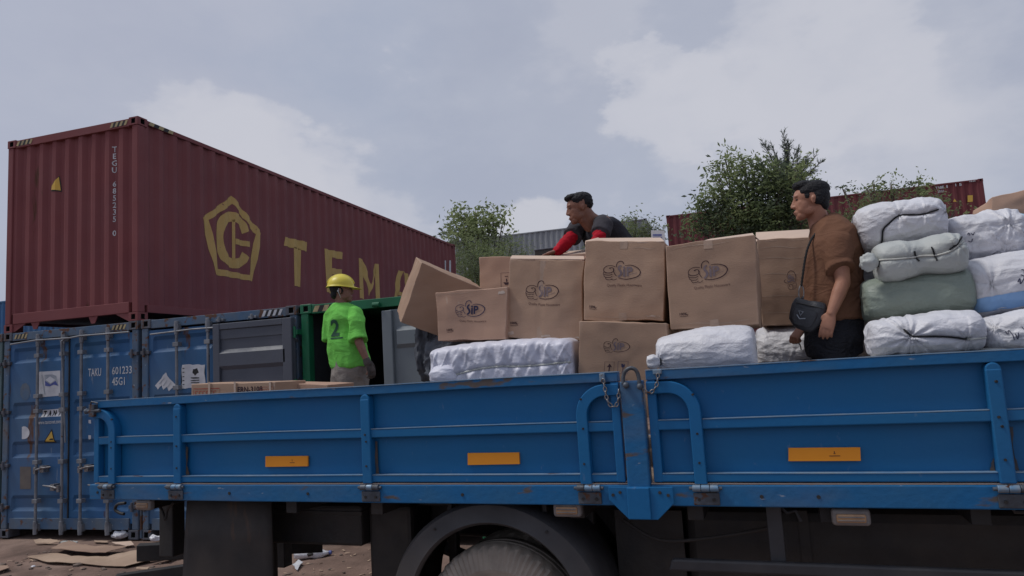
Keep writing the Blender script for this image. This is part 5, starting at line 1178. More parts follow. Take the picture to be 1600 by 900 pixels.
# the man in the brown shirt: stands in profile, looking along the truck towards its tail
def man_brown():
    v0 = 1.02; org = pV(1303, 540, v0); org.z = ZB; org.y = v0
    root = tthing('person', 'man in a rust brown T-shirt with a black waist bag, standing among the cartons', 'person', org)
    f = V3((-1, -.06, 0)).normalized(); u = V3((0, 0, 1)); l = u.cross(f).normalized()   # l points to the camera side
    J = lambda x, y, dv=0: pV(x, y, v0+dv)
    hc = J(1266, 314, -.02); uh = (u+f*-.02).normalized(); fh = (f-u*.02).normalized(); S = 1.0
    b = MB(); P, lh = head_prims(b, hc, fh, uh, S)
    neck = J(1289, 362); b.chain([hc+fh*-.03-uh*.04, J(1281, 345), neck], [.051, .052, .060], 18); b.chain([J(1270, 343), J(1277, 358)], [.032, .046], 14)
    hip = J(1304, 510)
    torso = [(J(1300, 358), .05, .10), (J(1302, 372), .085, .165), (J(1302, 395), .125, .185), (J(1302, 425), .135, .170), (J(1303, 460), .135, .155), (J(1304, 495), .135, .165), (J(1303, 525), .13, .165)]
    b.loft([(c_, f*a*.88, l*w_*.92) for c_, a, w_ in torso], 28)
    # near (left) arm
    sh = J(1309, 377, -.150); el = J(1317, 442, -.205); wr = J(1299, 489, -.25)
    b.chain([sh, sh.lerp(el, .5), el, el.lerp(wr, .35), wr], [.058, .049, .041, .040, .027], 18)
    hand_prims(b, wr, V3((-.38, -.06, -1)), V3((.25, 1, 0)), 1, .96, .32, .5)
    # far (right) arm, forearm swings forward below the bag
    sh2 = J(1302, 378, .165); el2 = J(1300, 445, .22); wr2 = J(1259, 505, .08)
    b.chain([sh2, sh2.lerp(el2, .5), el2, el2.lerp(wr2, .4), wr2], [.060, .050, .043, .040, .028], 18)
    hand_prims(b, J(1256, 511, .06), V3((-.75, -.35, -.75)), V3((.25, .4, -.8)), 1, 1.0, 1.25, .6)
    fl, fr = V3((org.x+.02, org.y-.10, ZB+.08)), V3((org.x-.04, org.y+.10, ZB+.08)); legs(b, hip, f, l, fl, fr, ZB, .085, .058, .043)
    fuse(b, .0052, 'body', M_SKIN1, root, org, 2)
    face_parts(P, lh, fh, uh, root, org, S)
    hb = MB()
    def HE(x, y, z, rx, ry, rz): hb.ell(P(x, y, z), (fh*rx*S, lh*ry*S, uh*rz*S), 22)
    HE(-.020, 0, .064, .100, .079, .062); HE(-.052, 0, .022, .064, .076, .080); HE(.035, 0, .098, .062, .062, .034); HE(.055, .012, .100, .034, .046, .022); HE(-.072, 0, -.035, .034, .054, .040); HE(-.005, .054, .055, .066, .026, .036); HE(-.005, -.054, .055, .066, .026, .036); HE(-.040, .062, .010, .034, .020, .050); HE(-.040, -.062, .010, .034, .020, .050); HE(.018, .060, .030, .022, .016, .030); HE(.018, -.060, .030, .022, .016, .030)
    HE(.062, .0, .108, .035, .045, .020)
    fuse(hb, .0045, 'hair', M_HAIR, root, org, 2, lambda p, n: noise.noise(V3((p.x*60, p.y*60, p.z*180)))*.0028)
    # shirt
    sb = MB()
    tl_ = lambda a, k: (f*a-u*a*k)
    rings = [(J(1287, 346), tl_(.062, .55), .066), (J(1291, 350), tl_(.082, .5), .098), (J(1296, 358), tl_(.102, .38), .140), (J(1301, 368), tl_(.124, .22), .178), (J(1302, 382), f*.140, .19), (J(1301, 405), f*.150, .19), (J(1301, 430), f*.152, .18), (J(1302, 455), f*.156, .175), (J(1304, 478), f*.164, .18), (J(1305, 499), f*.162, .185)]
    sb.loft([(c_, a, l*w_) for c_, a, w_ in rings], 40)
    sv = J(1316, 422, -.205)
    sb.chain([J(1304, 374, -.13), sh.lerp(el, .05), sh.lerp(el, .40)], [.064, .064, .063], 20)
    sb.tube([sh.lerp(el, .30), sh.lerp(el, .55), sv], [.064, .069, .078], 24)
    sb.chain([J(1300, 376, .145), sh2.lerp(el2, .3), sh2.lerp(el2, .62)], [.075, .082, .088], 18)
    sho = fuse(sb, .007, 'shirt', M_SHB, root, org, 2, folds_fn(3, .020, 5.5, 3.6, ((J(1340, 440, -.1), .007, .07), (J(1338, 462, -.1), .007, .07))))
    cr = MB(); cn = J(1287, 346); cr.tube([cn+(f*math.cos(t)*.062+l*math.sin(t)*.066)+u*(-.034*math.cos(t)+.002) for t in [2*PI*i/28 for i in range(28)]], .007, 8, True); cr.build('collar_rib', M_SHB, root, org, smooth=True)
    # trousers
    tb = MB(); tb.loft([(c_, f*a, l*w_) for c_, a, w_ in ((J(1304, 488), .150, .175), (J(1303, 510), .155, .180), (J(1303, 535), .160, .185), (J(1303, 555), .15, .185))], 30); legs(tb, J(1303, 535), f, l, fl, fr, ZB, .115, .085, .075)
    fuse(tb, .010, 'trousers', M_PANTB, root, org, 2, folds_fn(5, .010, 6, 9))
    for ft in (fl, fr): shoe('shoe', ft, f, l, ZB, root, org, M_SHOE)
    # cord hanging from the fist
    k = MB(); P1 = J(1247, 533, .02); k.tube([P1, P1+V3((.01, -.02, -.03)), P1+V3((.012, -.02, -.055))], .004, 6); k.build('key_cord', M_ROPE, root, org)
    # waist bag
    bo_ = J(1262, 515, -.2); bag = tthing('waist_bag', 'small black nylon bag with a zip, slung at the hip of the man in brown', 'bag', bo_)
    bc = J(1262, 491, -.20); Bx = V3((.94, -.12, -.34)).normalized(); Bz = V3((.34, 0, .94)).normalized(); By = Bx.cross(Bz).normalized()
    bb = MB(); bb.loft([(bc+Bz*z-By*0, Bx*a, By*w_) for z, a, w_ in ((-.100, .035, .016), (-.085, .06, .030), (-.05, .088, .040), (0, .100, .042), (.045, .098, .036), (.07, .088, .026), (.082, .078, .018))], 30, .75)
    fuse(bb, .006, 'bag_body', M_BAG, bag, bo_, 1, lambda p, n: noise.noise(p*14)*.007+noise.noise(p*34)*.003)
    fr_ = By if By.y < 0 else -By
    pk = MB(); pk.loft([(bc+Bz*z+fr_*.042-Bx*.012, Bx*a, fr_*w_) for z, a, w_ in ((-.075, .045, .006), (-.05, .06, .012), (0, .068, .012), (.02, .062, .008))], 24, .7); pk.build('bag_pocket', M_BAG, bag, bo_, smooth=.8)
    zp = MB(); zp.tube([bc+Bx*x+Bz*.050+fr_*(.037-.8*x*x) for x in (-.075, -.04, 0, .04, .075)], .0035, 6); zp.build('zip', M_BLACK, bag, bo_); 
    lg = MB(); lg.tube([bc-Bx*.05-Bz*.02+fr_*.060, bc-Bx*.03-Bz*.04+fr_*.061, bc-Bz*.03+fr_*.060], .003, 6); lg.tube([bc-Bx*.045+Bz*.005+fr_*.060, bc-Bx*.02+Bz*.005+fr_*.061, bc-Bx*.03-Bz*.02+fr_*.061], .0025, 6, True); lg.build('stitched_emblem', M_STG, bag, bo_)
    ck = J(1252, 458, -.17); kk = MB(); kk.tube([ck+V3((math.cos(t)*.014+.004*math.sin(t), 0, math.sin(t)*.045)) for t in [2*PI*i/16 for i in range(16)]], .0045, 6, True); kk.build('strap_clip', M_STEEL, bag, bo_, smooth=True)
    stp = MB(); line = [J(1252, 447, -.17), J(1255, 425, -.17), J(1258, 405, -.165), J(1263, 385, -.15), J(1272, 368, -.10), J(1286, 356, .02), J(1302, 360, .08)]
    L_ = [V3(p) for p in smoothline([tuple(p) for p in line], 8)]; stp.tube(L_, [.0062+.0022*(i % 2) for i in range(len(L_))], 6); stp.build('strap', M_ROPE, bag, bo_, smooth=True)
    s3 = MB(); s3.tube([bc+Bz*.09-Bx*.05, J(1253, 468, -.175)], .008, 6); s3.build('strap_tab', M_BAG, bag, bo_)
man_brown()

# the man in lime green, seen from behind, head turned to the right
def man_green():
    v0 = 2.12; org = pV(545, 600, v0); org.z = ZB; org.y = v0
    root = tthing('person', 'man in a lime green shirt numbered 2 and yellow hard hat, back to the camera', 'person', org)
    J = lambda x, y, dv=0: pV(x, y, v0+dv)
    f = V3((.12, .99, 0)).normalized(); u = V3((0, 0, 1)); l = u.cross(f).normalized(); fh = V3((.86, .51, .04)).normalized(); uh = (u+fh*.0).normalized(); uh = (uh-fh*uh.dot(fh)).normalized()
    S = 1.0; hc = J(534, 455, .0); b = MB(); P, lh = head_prims(b, hc, fh, uh, S)
    b.chain([hc-fh*.03-uh*.03, J(533, 470), J(533, 485)], [.052, .054, .062], 16)
    hip = J(545, 575)
    b.loft([(J(x, y), f*a, l*w_) for x, y, a, w_ in ((534, 480, .05, .09), (536, 488, .08, .16), (538, 505, .105, .175), (541, 530, .11, .155), (544, 556, .11, .145), (546, 585, .115, .16))], 26)
    rr = -l      # his right side, towards the right of the picture
    sh = J(556, 494, -.06); el = J(561, 535, -.12); wr = J(573, 563, -.10)
    b.chain([sh, sh.lerp(el, .5), el, el.lerp(wr, .4), wr], [.050, .044, .041, .038, .028], 16)
    sh2 = J(516, 495, .05); el2 = J(518, 538, .02); wr2 = J(522, 575, .10)
    b.chain([sh2, sh2.lerp(el2, .5), el2, wr2], [.056, .046, .040, .03], 16)
    hand_prims(b, wr2, V3((.1, .2, -1)), V3((.8, .2, 0)), 1, .95, .3); hand_prims(b, wr, V3((.28, .15, -1)), V3((-.9, .3, -.2)), -1, .95, .45)
    fl, fr = V3((org.x-.10, org.y+.05, ZB+.08)), V3((org.x+.12, org.y-.05, ZB+.08)); legs(b, hip, f, l, fl, fr, ZB, .08, .055, .042)
    fuse(b, .0065, 'body', M_SKIN3, root, org, 1); face_parts(P, lh, fh, uh, root, org, S)
    hb = MB()
    def HE(x, y, z, rx, ry, rz): hb.ell(P(x, y, z), (fh*rx*S, lh*ry*S, uh*rz*S), 20)
    HE(-.03, 0, .035, .086, .082, .075); HE(-.07, 0, -.030, .040, .06, .045); HE(-.01, -.068, .0, .03, .012, .035); HE(-.01, .068, .0, .03, .012, .035)
    fuse(hb, .006, 'hair', M_HAIR, root, org, 1)
    # shirt
    sb = MB(); sb.loft([(J(x, y), f*a, l*w_) for x, y, a, w_ in ((533, 476, .065, .07), (534, 480, .085, .12), (536, 487, .115, .185), (538, 500, .140, .205), (541, 525, .145, .195), (543, 548, .150, .190), (547, 566, .155, .195), (549, 573, .15, .19))], 36)
    sb.chain([J(554, 491, -.04), sh.lerp(el, .2), sh.lerp(el, .42)], [.068, .070, .070], 18); sb.tube([sh.lerp(el, .3), sh.lerp(el, .6), sh.lerp(el, .92)], [.070, .076, .084], 20)
    sb.chain([sh2, sh2.lerp(el2, .3), sh2.lerp(el2, .45)], [.062, .066, .066], 18); sb.tube([sh2.lerp(el2, .3), sh2.lerp(el2, .85)], [.066, .076], 18)
    so_ = fuse(sb, .008, 'shirt', M_SHG, root, org, 2, folds_fn(8, .018, 6, 3.2))
    # the number on the back, laid on the cloth
    so_.data.update(); bvh_v = None
    from mathutils.bvhtree import BVHTree
    bt = BVHTree.FromPolygons([v.co for v in so_.data.vertices], [tuple(p.vertices) for p in so_.data.polygons])
    bd = (-f); bl = l.copy(); bl = -l      # across the back, left to right as seen
    ctr = J(540, 511, 0)
    def onback(s, z):
        o_ = ctr-org+bl*s*1+V3((0, 0, z))-f*.6; h_, n_, i_, d_ = bt.ray_cast(o_, f); 
        return (h_-f*.004 if h_ else o_+f*.45)+org
    vs, fs = text2d('2', .215, .85, 'CENTER', .03); mz = [(x, z-.085) for x, z in vs]
    lay((mz, fs), onback, 'printed_number', mat('dark_green_print', (.02, .09, .05), None, 9, .7), root, org, cuts=[-.1+.015*i for i in range(14)], cutx=[-.12+.02*i for i in range(14)])
    lay(polyshape([(-.05, -.115), (.085, -.115), (.085, -.102), (-.05, -.102)]), onback, 'printed_line', MATS['dark_green_print'], root, org, cuts=[-.05+.02*i for i in range(9)])
    tb = MB(); tb.loft([(J(x, y), f*a, l*w_) for x, y, a, w_ in ((546, 560, .14, .17), (547, 580, .15, .185), (547, 600, .15, .185), (547, 612, .13, .18))], 30); legs(tb, J(547, 600), f, l, fl, fr, ZB, .11, .085, .07)
    fuse(tb, .010, 'trousers', M_PANTK, root, org, 2, folds_fn(15, .014, 6, 7))
    for ft in (fl, fr): shoe('shoe', ft, f, l, ZB, root, org, M_SHOE)
    gb = MB(); hand_prims(gb, wr+V3((.01, 0, -.005)), V3((.28, .15, -1)), V3((-.9, .3, -.2)), -1, 1.12, .45, .8); gb.chain([wr, wr+V3((.01, 0, -.03))], [.036, .038], 14); fuse(gb, .0055, 'glove', M_GLOVE, root, org, 1)
    # hard hat
    tp = P(-.008, 0, .035); up = (uh+fh*.10).normalized(); ff_ = (fh-up*fh.dot(up)).normalized(); ll = up.cross(ff_)
    hm = MB(); n = 40; rows = []
    for j in range(13):
        t = PI/2*j/12; r = math.sin(t); z = math.cos(t)
        rows.append([tp+up*(.012+.112*z)+ff_*math.cos(a)*.128*r+ll*math.sin(a)*.110*r+up*(.010 if (abs(math.sin(a))*r < .22 and r < .93 and abs(math.sin(a)*r) > .0) else 0)*(1-r) for a in [2*PI*i/n for i in range(n)]])
    for (k, dz) in ((1.06, -.004), (1.10, -.010)):
        rows.append([tp+up*(.012+dz-.010*max(0, math.cos(a)))+ff_*math.cos(a)*(.128*k+max(0, math.cos(a))**2*.045*(k-1)*14)+ll*math.sin(a)*.110*k for a in [2*PI*i/n for i in range(n)]])
    hm.add([p for r_ in rows for p in r_], [(j*n+i, (j+1)*n+i, (j+1)*n+(i+1) % n, j*n+(i+1) % n) for j in range(len(rows)-1) for i in range(n)])
    ht = tthing('hard_hat', 'yellow hard hat worn by the man in lime green', 'helmet', tp); o2 = tp
    sh_ = hm.build('hat_shell', M_HAT, ht, o2, smooth=True); md = sh_.modifiers.new('s', 'SOLIDIFY'); md.thickness = .003
    rdg = MB(); rdg.tube([tp+up*(.012+.116*math.cos(t))+ff_*math.sin(t)*.131 for t in [rad(a) for a in range(-75, 76, 10)]], .008, 8); rdg.build('hat_ridge', M_HAT, ht, o2, smooth=True)
    kn = MB(); kn.sph(P(-.03, -.086, -.005), .009, 10); kn.tube([P(-.02, -.088, .02), P(-.03, -.092, -.005), P(-.01, -.075, -.07)], .003, 6); kn.build('chin_strap', M_PAPER, ht, o2, smooth=True)
man_green()

# the man with red sleeves, leaning on his hands over the cartons
def man_dark():
    v0 = 1.75; org = pV(968, 500, v0); org.z = 2.05; org.y = v0+.05
    root = tthing('person', 'man in a charcoal shirt with red undersleeves, leaning forward over the cartons', 'person', org)
    J = lambda x, y, dv=0: pV(x, y, v0+dv)
    u = V3((0, 0, 1)); fh = V3((-.90, -.40, -.16)).normalized(); uh = V3((-.10, -.06, 1)).normalized(); uh = (uh-fh*uh.dot(fh)).normalized(); S = .97
    hc = J(905.5, 326, -.26); b = MB(); P, lh = head_prims(b, hc, fh, uh, S)
    b.chain([hc-fh*.03-uh*.03, J(921, 341, -.22), J(932, 350, -.16)], [.056, .057, .066], 16); b.chain([J(910, 343, -.26), J(921, 353, -.2)], [.036, .05], 12)
    f = V3((-.72, -.69, 0)).normalized(); l = u.cross(f).normalized(); ax = (J(930, 352, -.14)-J(966, 400, .05)).normalized()     # spine, hips to neck
    bk = (f-ax*f.dot(ax)).normalized()
    sp = lambda t: J(930, 351, -.14).lerp(J(968, 402, .08), t)
    b.loft([(sp(t), bk*a, l*w_) for t, a, w_ in ((-.02, .05, .08), (.1, .08, .15), (.3, .10, .165), (.6, .11, .15), (1.0, .115, .155))], 24)
    shn = J(944, 348, -.30); eln = J(936, 372, -.42); wrn = J(925, 397, -.46)      # near arm (his left)
    shf = J(906, 352, -.02); elf = J(893, 371, -.20); wrf = J(872, 392, -.30)
    b.chain([shn, eln, wrn], [.055, .040, .028], 16); b.chain([shf, elf, wrf], [.053, .040, .028], 16)
    hand_prims(b, wrf, V3((-.85, -.3, -.22)), V3((0, 0, -1)), 1, .98, .12); hand_prims(b, wrn, V3((-.6, -.5, -.45)), V3((.1, 0, -1)), -1, .98, .12)
    hip = J(970, 405, .10); fl, fr = V3((org.x-.02, org.y-.06, org.z+.08)), V3((org.x+.06, org.y+.16, org.z+.08)); 
    for s, ft in ((1, fl), (-1, fr)):
        h_ = hip+l*s*.085; k = h_.lerp(ft, .5)+f*.10; b.chain([h_, k, ft], [.085, .058, .042], 14)
    fuse(b, .006, 'body', M_SKIN2, root, org, 1); face_parts(P, lh, fh, uh, root, org, S)
    hb = MB()
    def HE(x, y, z, rx, ry, rz): hb.ell(P(x, y, z), (fh*rx*S, lh*ry*S, uh*rz*S), 20)
    HE(-.02, 0, .072, .098, .080, .056); HE(-.055, 0, .038, .062, .078, .072); HE(.045, 0, .098, .056, .062, .030); HE(.058, .0, .092, .028, .045, .018); HE(0, .060, .065, .055, .020, .036); HE(0, -.060, .065, .055, .020, .036); HE(.0, .055, .03, .03, .018, .04)
    fuse(hb, .0055, 'hair', M_HAIR, root, org, 1, lambda p, n: noise.noise(p*70)*.006)
    sb = MB(); sb.loft([(sp(t), bk*a, l*w_) for t, a, w_ in ((-.10, .055, .055), (-.03, .075, .10), (.08, .105, .19), (.25, .13, .205), (.6, .145, .19), (1.0, .15, .19), (1.15, .14, .18))], 34)
    fuse(sb, .008, 'shirt', M_SHD, root, org, 2, folds_fn(4, .010, 5, 8))
    for nm, s_, e_, t in (('left', shn, eln, .62), ('right', shf, elf, .80)):
        q = MB(); q.chain([s_+(sp(.12)-s_)*.25, s_.lerp(e_, .2), s_.lerp(e_, t)], [.070, .072, .070], 16); q.tube([s_.lerp(e_, .2), s_.lerp(e_, t+.16)], [.068, .074], 16); fuse(q, .007, 'shirt_sleeve', M_SHD2, root, org, 2, folds_fn(9, .006, 8, 12))
    for s_, e_, w_ in ((shn, eln, wrn), (shf, elf, wrf)):
        q = MB(); q.chain([s_.lerp(e_, .5), e_, e_.lerp(w_, .5), w_], [.056, .050, .046, .036], 16); fuse(q, .006, 'red_undersleeve', M_SLV, root, org, 1, folds_fn(19, .007, 14, 26))
    tb = MB(); tb.loft([(J(968, 398, .07), bk*.14, l*.17), (hip-u*.05, f*.15, l*.18), (hip-u*.14, f*.13, l*.18)], 24)
    for s, ft in ((1, fl), (-1, fr)):
        h_ = hip-u*.08+l*s*.085; k = h_.lerp(ft, .5)+f*.10; tb.chain([h_, k, ft], [.108, .085, .07], 14)
    fuse(tb, .011, 'trousers', M_PANTB, root, org, 2)
    for ft in (fl, fr): shoe('shoe', ft, f, l, org.z, root, org, M_SHOE)
man_dark()

# ---------------------------------------------------------------- trees
def leaf_cloud(blobs, n, size, mats_, rng, droop=.35, fill=1.0, narrow=.42):
    mbs = [MB() for _ in mats_]; tot = sum(b_[3]**2 for b_ in blobs)
    for (x, y, z, r, sq) in blobs:
        k = int(n*r*r/tot); nc = max(3, int(k/14))
        for c_ in range(nc):
            d = V3((rng.gauss(0, 1), rng.gauss(0, 1), rng.gauss(0, 1))).normalized()*r*(rng.random()**.45)*1.05; d.z *= sq; cc = V3((x, y, z))+d
            td = (d.normalized()+V3((0, 0, .3))+V3((rng.gauss(0, .4), rng.gauss(0, .4), rng.gauss(0, .4)))).normalized(); tl_ = size*rng.uniform(2.0, 4.5)
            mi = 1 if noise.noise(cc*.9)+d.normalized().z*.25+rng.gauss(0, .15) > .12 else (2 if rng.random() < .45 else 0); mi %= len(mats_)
            for q in range(14):
                p = cc+td*tl_*(q/14)+V3((rng.gauss(0, 1), rng.gauss(0, 1), rng.gauss(0, 1)))*size*.55; a = V3((rng.gauss(0, 1), rng.gauss(0, 1), rng.gauss(0, .6)-droop)).normalized(); s_ = a.cross(V3((rng.gauss(0, 1), rng.gauss(0, 1), rng.gauss(0, 1)))).normalized(); L_ = size*rng.uniform(.6, 1.25); w_ = L_*narrow
                m_ = p+a*L_*.5; nn = a.cross(s_)*L_*.12
                mbs[mi].add([p, m_+s_*w_*.5+nn, p+a*L_, m_-s_*w_*.5+nn], [(0, 1, 2, 3)])
    return mbs
def tree(label, Y, trunk_px, blobs_px, n, size, seed, name='leafy_tree', cat='tree', mats_=None, sq=.85, depthf=.8, droop=.35, limbs=True, narrow=.42, group='trees beyond the truck'):
    rng = random.Random(seed); B = []
    for (px_, py_, pr) in blobs_px:
        c_ = pY(px_, py_, Y); e = pY(px_+pr, py_, Y); r = (e-c_).length; B.append((c_.x, Y+rng.uniform(-1, 1)*r*depthf, c_.z, r, sq))
    base = pY(trunk_px[0], trunk_px[1], Y); base = V3((base.x, Y, 0)); root = thing(name, label, cat, base, 0, group)
    tops = max(b_[2] for b_ in B); cen = V3((sum(b_[0] for b_ in B)/len(B), Y, 0)); tb = MB(); fork = V3((base.x*.6+cen.x*.4, Y, tops*.42))
    tb.tube([base-V3((0, 0, .1)), base.lerp(fork, .5)+V3((.08, 0, 0)), fork], [.20, .15, .12], 10)
    for b_ in B:
        t = V3((b_[0], b_[1], b_[2])); m_ = fork.lerp(t, .5)+V3((rng.uniform(-.2, .2), rng.uniform(-.2, .2), -.15)); tb.tube([fork, m_, t], [.07, .045, .018], 6)
        for k in range(5 if limbs else 2):
            d = V3((rng.gauss(0, 1), rng.gauss(0, 1), abs(rng.gauss(0, .9)))).normalized()*b_[3]*.95; s0_ = m_.lerp(t, rng.uniform(.4, 1)); tb.tube([s0_, s0_+d*.5+V3((0, 0, .05)), t+d], [.02, .013, .006], 4)
    tb.build('trunk', M_BARK, root, base, smooth=True)
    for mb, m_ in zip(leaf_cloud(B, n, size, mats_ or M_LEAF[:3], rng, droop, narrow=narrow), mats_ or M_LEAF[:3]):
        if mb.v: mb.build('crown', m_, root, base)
    return root
tree('tree with an open leafy top beside the far end of the maroon container', 25, (750, 500), ((735, 352, 17), (722, 356, 13), (755, 348, 14), (712, 360, 9), (775, 350, 12), (768, 342, 8), (733, 372, 20), (752, 378, 20), (785, 352, 7), (745, 334, 7), (728, 338, 8), (790, 372, 7)), 1900, .19, 3, narrow=.5)
tree('feathery bush at the foot of the open topped tree', 24, (760, 520), ((740, 402, 34), (775, 405, 34), (722, 430, 30), (800, 402, 26), (760, 440, 34), (822, 398, 15), (725, 398, 22)), 10000, .13, 4, name='bush', cat='bush', mats_=[M_LEAF[1], M_LEAF[3], M_LEAF[0]], narrow=.22)
tree('light green bush seen behind the leaning man with red sleeves', 24.5, (975, 480), ((985, 368, 17), (1008, 366, 15), (965, 380, 20), (945, 385, 17), (930, 395, 15), (1020, 378, 12), (955, 368, 12)), 4500, .13, 5, name='bush', cat='bush', mats_=[M_LEAF[1], M_LEAF[1], M_LEAF[3]], narrow=.25)
tree('thin twigs above the light green bush behind the leaning man', 24.8, (995, 470), ((992, 342, 5), (972, 346, 4), (1018, 355, 7), (1028, 362, 5)), 240, .14, 6, name='sapling', cat='tree')
tree('big airy leafy tree rising behind the widest carton', 22, (1190, 500), ((1118, 305, 13), (1148, 268, 15), (1168, 298, 24), (1200, 290, 20), (1135, 328, 22), (1178, 340, 27), (1215, 302, 24), (1105, 335, 14), (1245, 290, 15), (1225, 335, 28), (1262, 318, 15), (1135, 256, 8), (1205, 266, 12), (1095, 318, 8), (1262, 285, 9), (1178, 268, 9), (1245, 268, 8), (1150, 365, 28), (1200, 370, 32), (1098, 358, 14), (1240, 368, 24), (1120, 275, 7), (1160, 252, 6)), 12500, .165, 7, narrow=.36, depthf=.45, mats_=[M_LEAF[0], M_LEAF[1], M_LEAF[2], M_LEAF[3]])
def needle_tree(label, Y, base_px, top_pts, seed):
    rng = random.Random(seed); base = pY(base_px[0], base_px[1], Y); base = V3((base.x, Y, 0)); root = thing('needle_tree', label, 'tree', base, 0, 'trees beyond the truck')
    fork = pY(1232, 292, Y); tb = MB(); tb.tube([base, base.lerp(fork, .5)+V3((.1, 0, 0)), fork], [.22, .16, .09], 8); nd_ = MB(); nd2 = MB()
    for (x, y) in top_pts:
        t = pY(x, y, Y); t = V3((t.x, Y+rng.uniform(-.7, .7), t.z)); m_ = fork.lerp(t, .5)+V3((rng.uniform(-.1, .1), 0, -.05)); tb.tube([fork, m_, t], [.035, .022, .008], 5)
        L_ = (t-fork).length
        for k in range(int(15*L_)+8):
            q = rng.uniform(.15, 1.02); p = fork.lerp(m_, q*2) if q < .5 else m_.lerp(t, q*2-1); out_ = (t-fork).normalized(); d = (out_*.9+V3((rng.gauss(0, .6), rng.gauss(0, .6), rng.uniform(-.1, .6)))).normalized(); l_ = rng.uniform(.14, .36)*(1.15-q*.4)
            tb.tube([p, p+d*l_], [.006, .003], 3)
            for n_ in range(13):
                a = p+d*l_*rng.random(); e = (d+V3((rng.gauss(0, .45), rng.gauss(0, .45), rng.gauss(.1, .4)))).normalized()*rng.uniform(.06, .13); w_ = e.cross(V3((rng.gauss(0, 1), rng.gauss(0, 1), rng.gauss(0, 1)))).normalized()*.008
                (nd_ if rng.random() < .6 else nd2).add([a-w_, a+w_, a+e+w_*.3, a+e-w_*.3], [(0, 1, 2, 3)])
    tb.build('trunk', M_BARK, root, base); nd_.build('crown', M_NEEDLE, root, base); nd2.build('crown', M_LEAF[2], root, base)
M_NEEDLE = mat('needle_foliage', (.10, .13, .12), (.14, .17, .14), 3, .7, leaf=True)
needle_tree('wispy tree with needle foliage standing above the big leafy tree', 24, (1232, 500), ((1222, 214), (1208, 224), (1236, 216), (1194, 236), (1248, 228), (1186, 246), (1264, 240), (1272, 250), (1278, 262), (1214, 236), (1230, 232), (1242, 244), (1200, 252), (1258, 258), (1266, 272), (1224, 250), (1184, 262), (1230, 262), (1246, 262), (1210, 264)), 8)
tree('bush in front of the far maroon container, right of the man in brown', 25, (1400, 500), ((1375, 308, 13), (1350, 322, 13), (1410, 318, 12), (1440, 312, 15), (1340, 345, 18), (1465, 325, 12), (1395, 350, 24), (1450, 350, 24), (1490, 330, 8), (1325, 335, 10), (1318, 360, 16)), 2300, .16, 9, name='bush', cat='bush', mats_=[M_LEAF[0], M_LEAF[1], M_LEAF[3]], narrow=.30)
tree('sprigs standing up against the sky in front of the far maroon container', 25.4, (1400, 480), ((1366, 290, 8), (1356, 297, 6), (1393, 288, 6), (1400, 296, 7), (1436, 289, 7), (1445, 296, 7), (1318, 296, 3)), 420, .15, 10, name='sapling', cat='tree')

# ---------------------------------------------------------------- flattened cartons and rubbish on the ground
def sheet_on_ground(label, pts_px, seed, m, th=.006, curl=.03, name='flattened_carton', cat='cardboard', lift=.012):
    P = [pZ(x, y, 0) for x, y in pts_px]; c = sum(P, V3())/len(P); root = thing(name, label, cat, c, 0, 'flattened cartons on the ground')
    poly = [(p.x-c.x, p.y-c.y) for p in P]; poly = torn([(a*1., b_*1.) for a, b_ in poly], 3, .012)
    bm = bmesh.new(); vs = [bm.verts.new((x, y, 0)) for x, y in poly]; bm.faces.new(vs); bmesh.ops.triangulate(bm, faces=bm.faces)
    xs = [p[0] for p in poly]; ys = [p[1] for p in poly]
    for i in range(1, 14): bmesh.ops.bisect_plane(bm, geom=bm.verts[:]+bm.edges[:]+bm.faces[:], plane_co=(min(xs)+(max(xs)-min(xs))*i/14, 0, 0), plane_no=(1, 0, 0))
    for i in range(1, 10): bmesh.ops.bisect_plane(bm, geom=bm.verts[:]+bm.edges[:]+bm.faces[:], plane_co=(0, min(ys)+(max(ys)-min(ys))*i/10, 0), plane_no=(0, 1, 0))
    for v in bm.verts:
        q = V3((v.co.x+c.x, v.co.y+c.y, seed)); v.co.z = lift+.016+noise.noise(q*1.8)*curl*.7+abs(noise.noise(q*3.6))*curl*.8+GH(q.x, q.y)*.7
    bmesh.ops.recalc_face_normals(bm, faces=bm.faces); me = bpy.data.meshes.new('sheet'); bm.to_mesh(me); bm.free(); me.materials.append(m); ob = bpy.data.objects.new('board', me); COL.objects.link(ob); ob.parent = root
    s = ob.modifiers.new('s', 'SOLIDIFY'); s.thickness = th; s.offset = 1
zz = lambda pts: [(a*3/16, 780+b_*3/16) for a, b_ in pts]
M_GC = mat('dusty_flat_cardboard', (.44, .32, .235), (.36, .255, .185), 2.5, .9, .3, 30, dirt=.5, dirtc=(.25, .17, .13))
M_GC2 = mat('dusty_flat_cardboard_dark', (.36, .245, .18), (.30, .20, .15), 2.5, .9, .3, 30, dirt=.5, dirtc=(.22, .15, .115))
sheet_on_ground('largest pale flattened carton on the earth left of the truck', zz([(215, 512), (420, 462), (620, 498), (850, 500), (1100, 462), (1300, 465), (1520, 455), (1400, 500), (1050, 575), (700, 560), (620, 560), (400, 550)]), 1, M_GC)
sheet_on_ground('reddish flattened carton lying across the largest pale one', zz([(420, 462), (560, 402), (760, 440), (960, 445), (1060, 440), (880, 500), (700, 500)]), 2, M_GC2, lift=.05)
sheet_on_ground('crumpled pale strip of carton nearest the blue container', zz([(270, 378), (360, 362), (480, 372), (500, 395), (330, 392)]), 3, M_GC, curl=.06)
sheet_on_ground('short carton scrap below the blue container sill', zz([(790, 345), (890, 350), (905, 362), (800, 362)]), 4, M_GC)
sheet_on_ground('creamy torn carton piece beside the black underrun beam', zz([(930, 372), (1080, 380), (1112, 410), (1050, 418), (960, 395)]), 5, M_CARDIN)
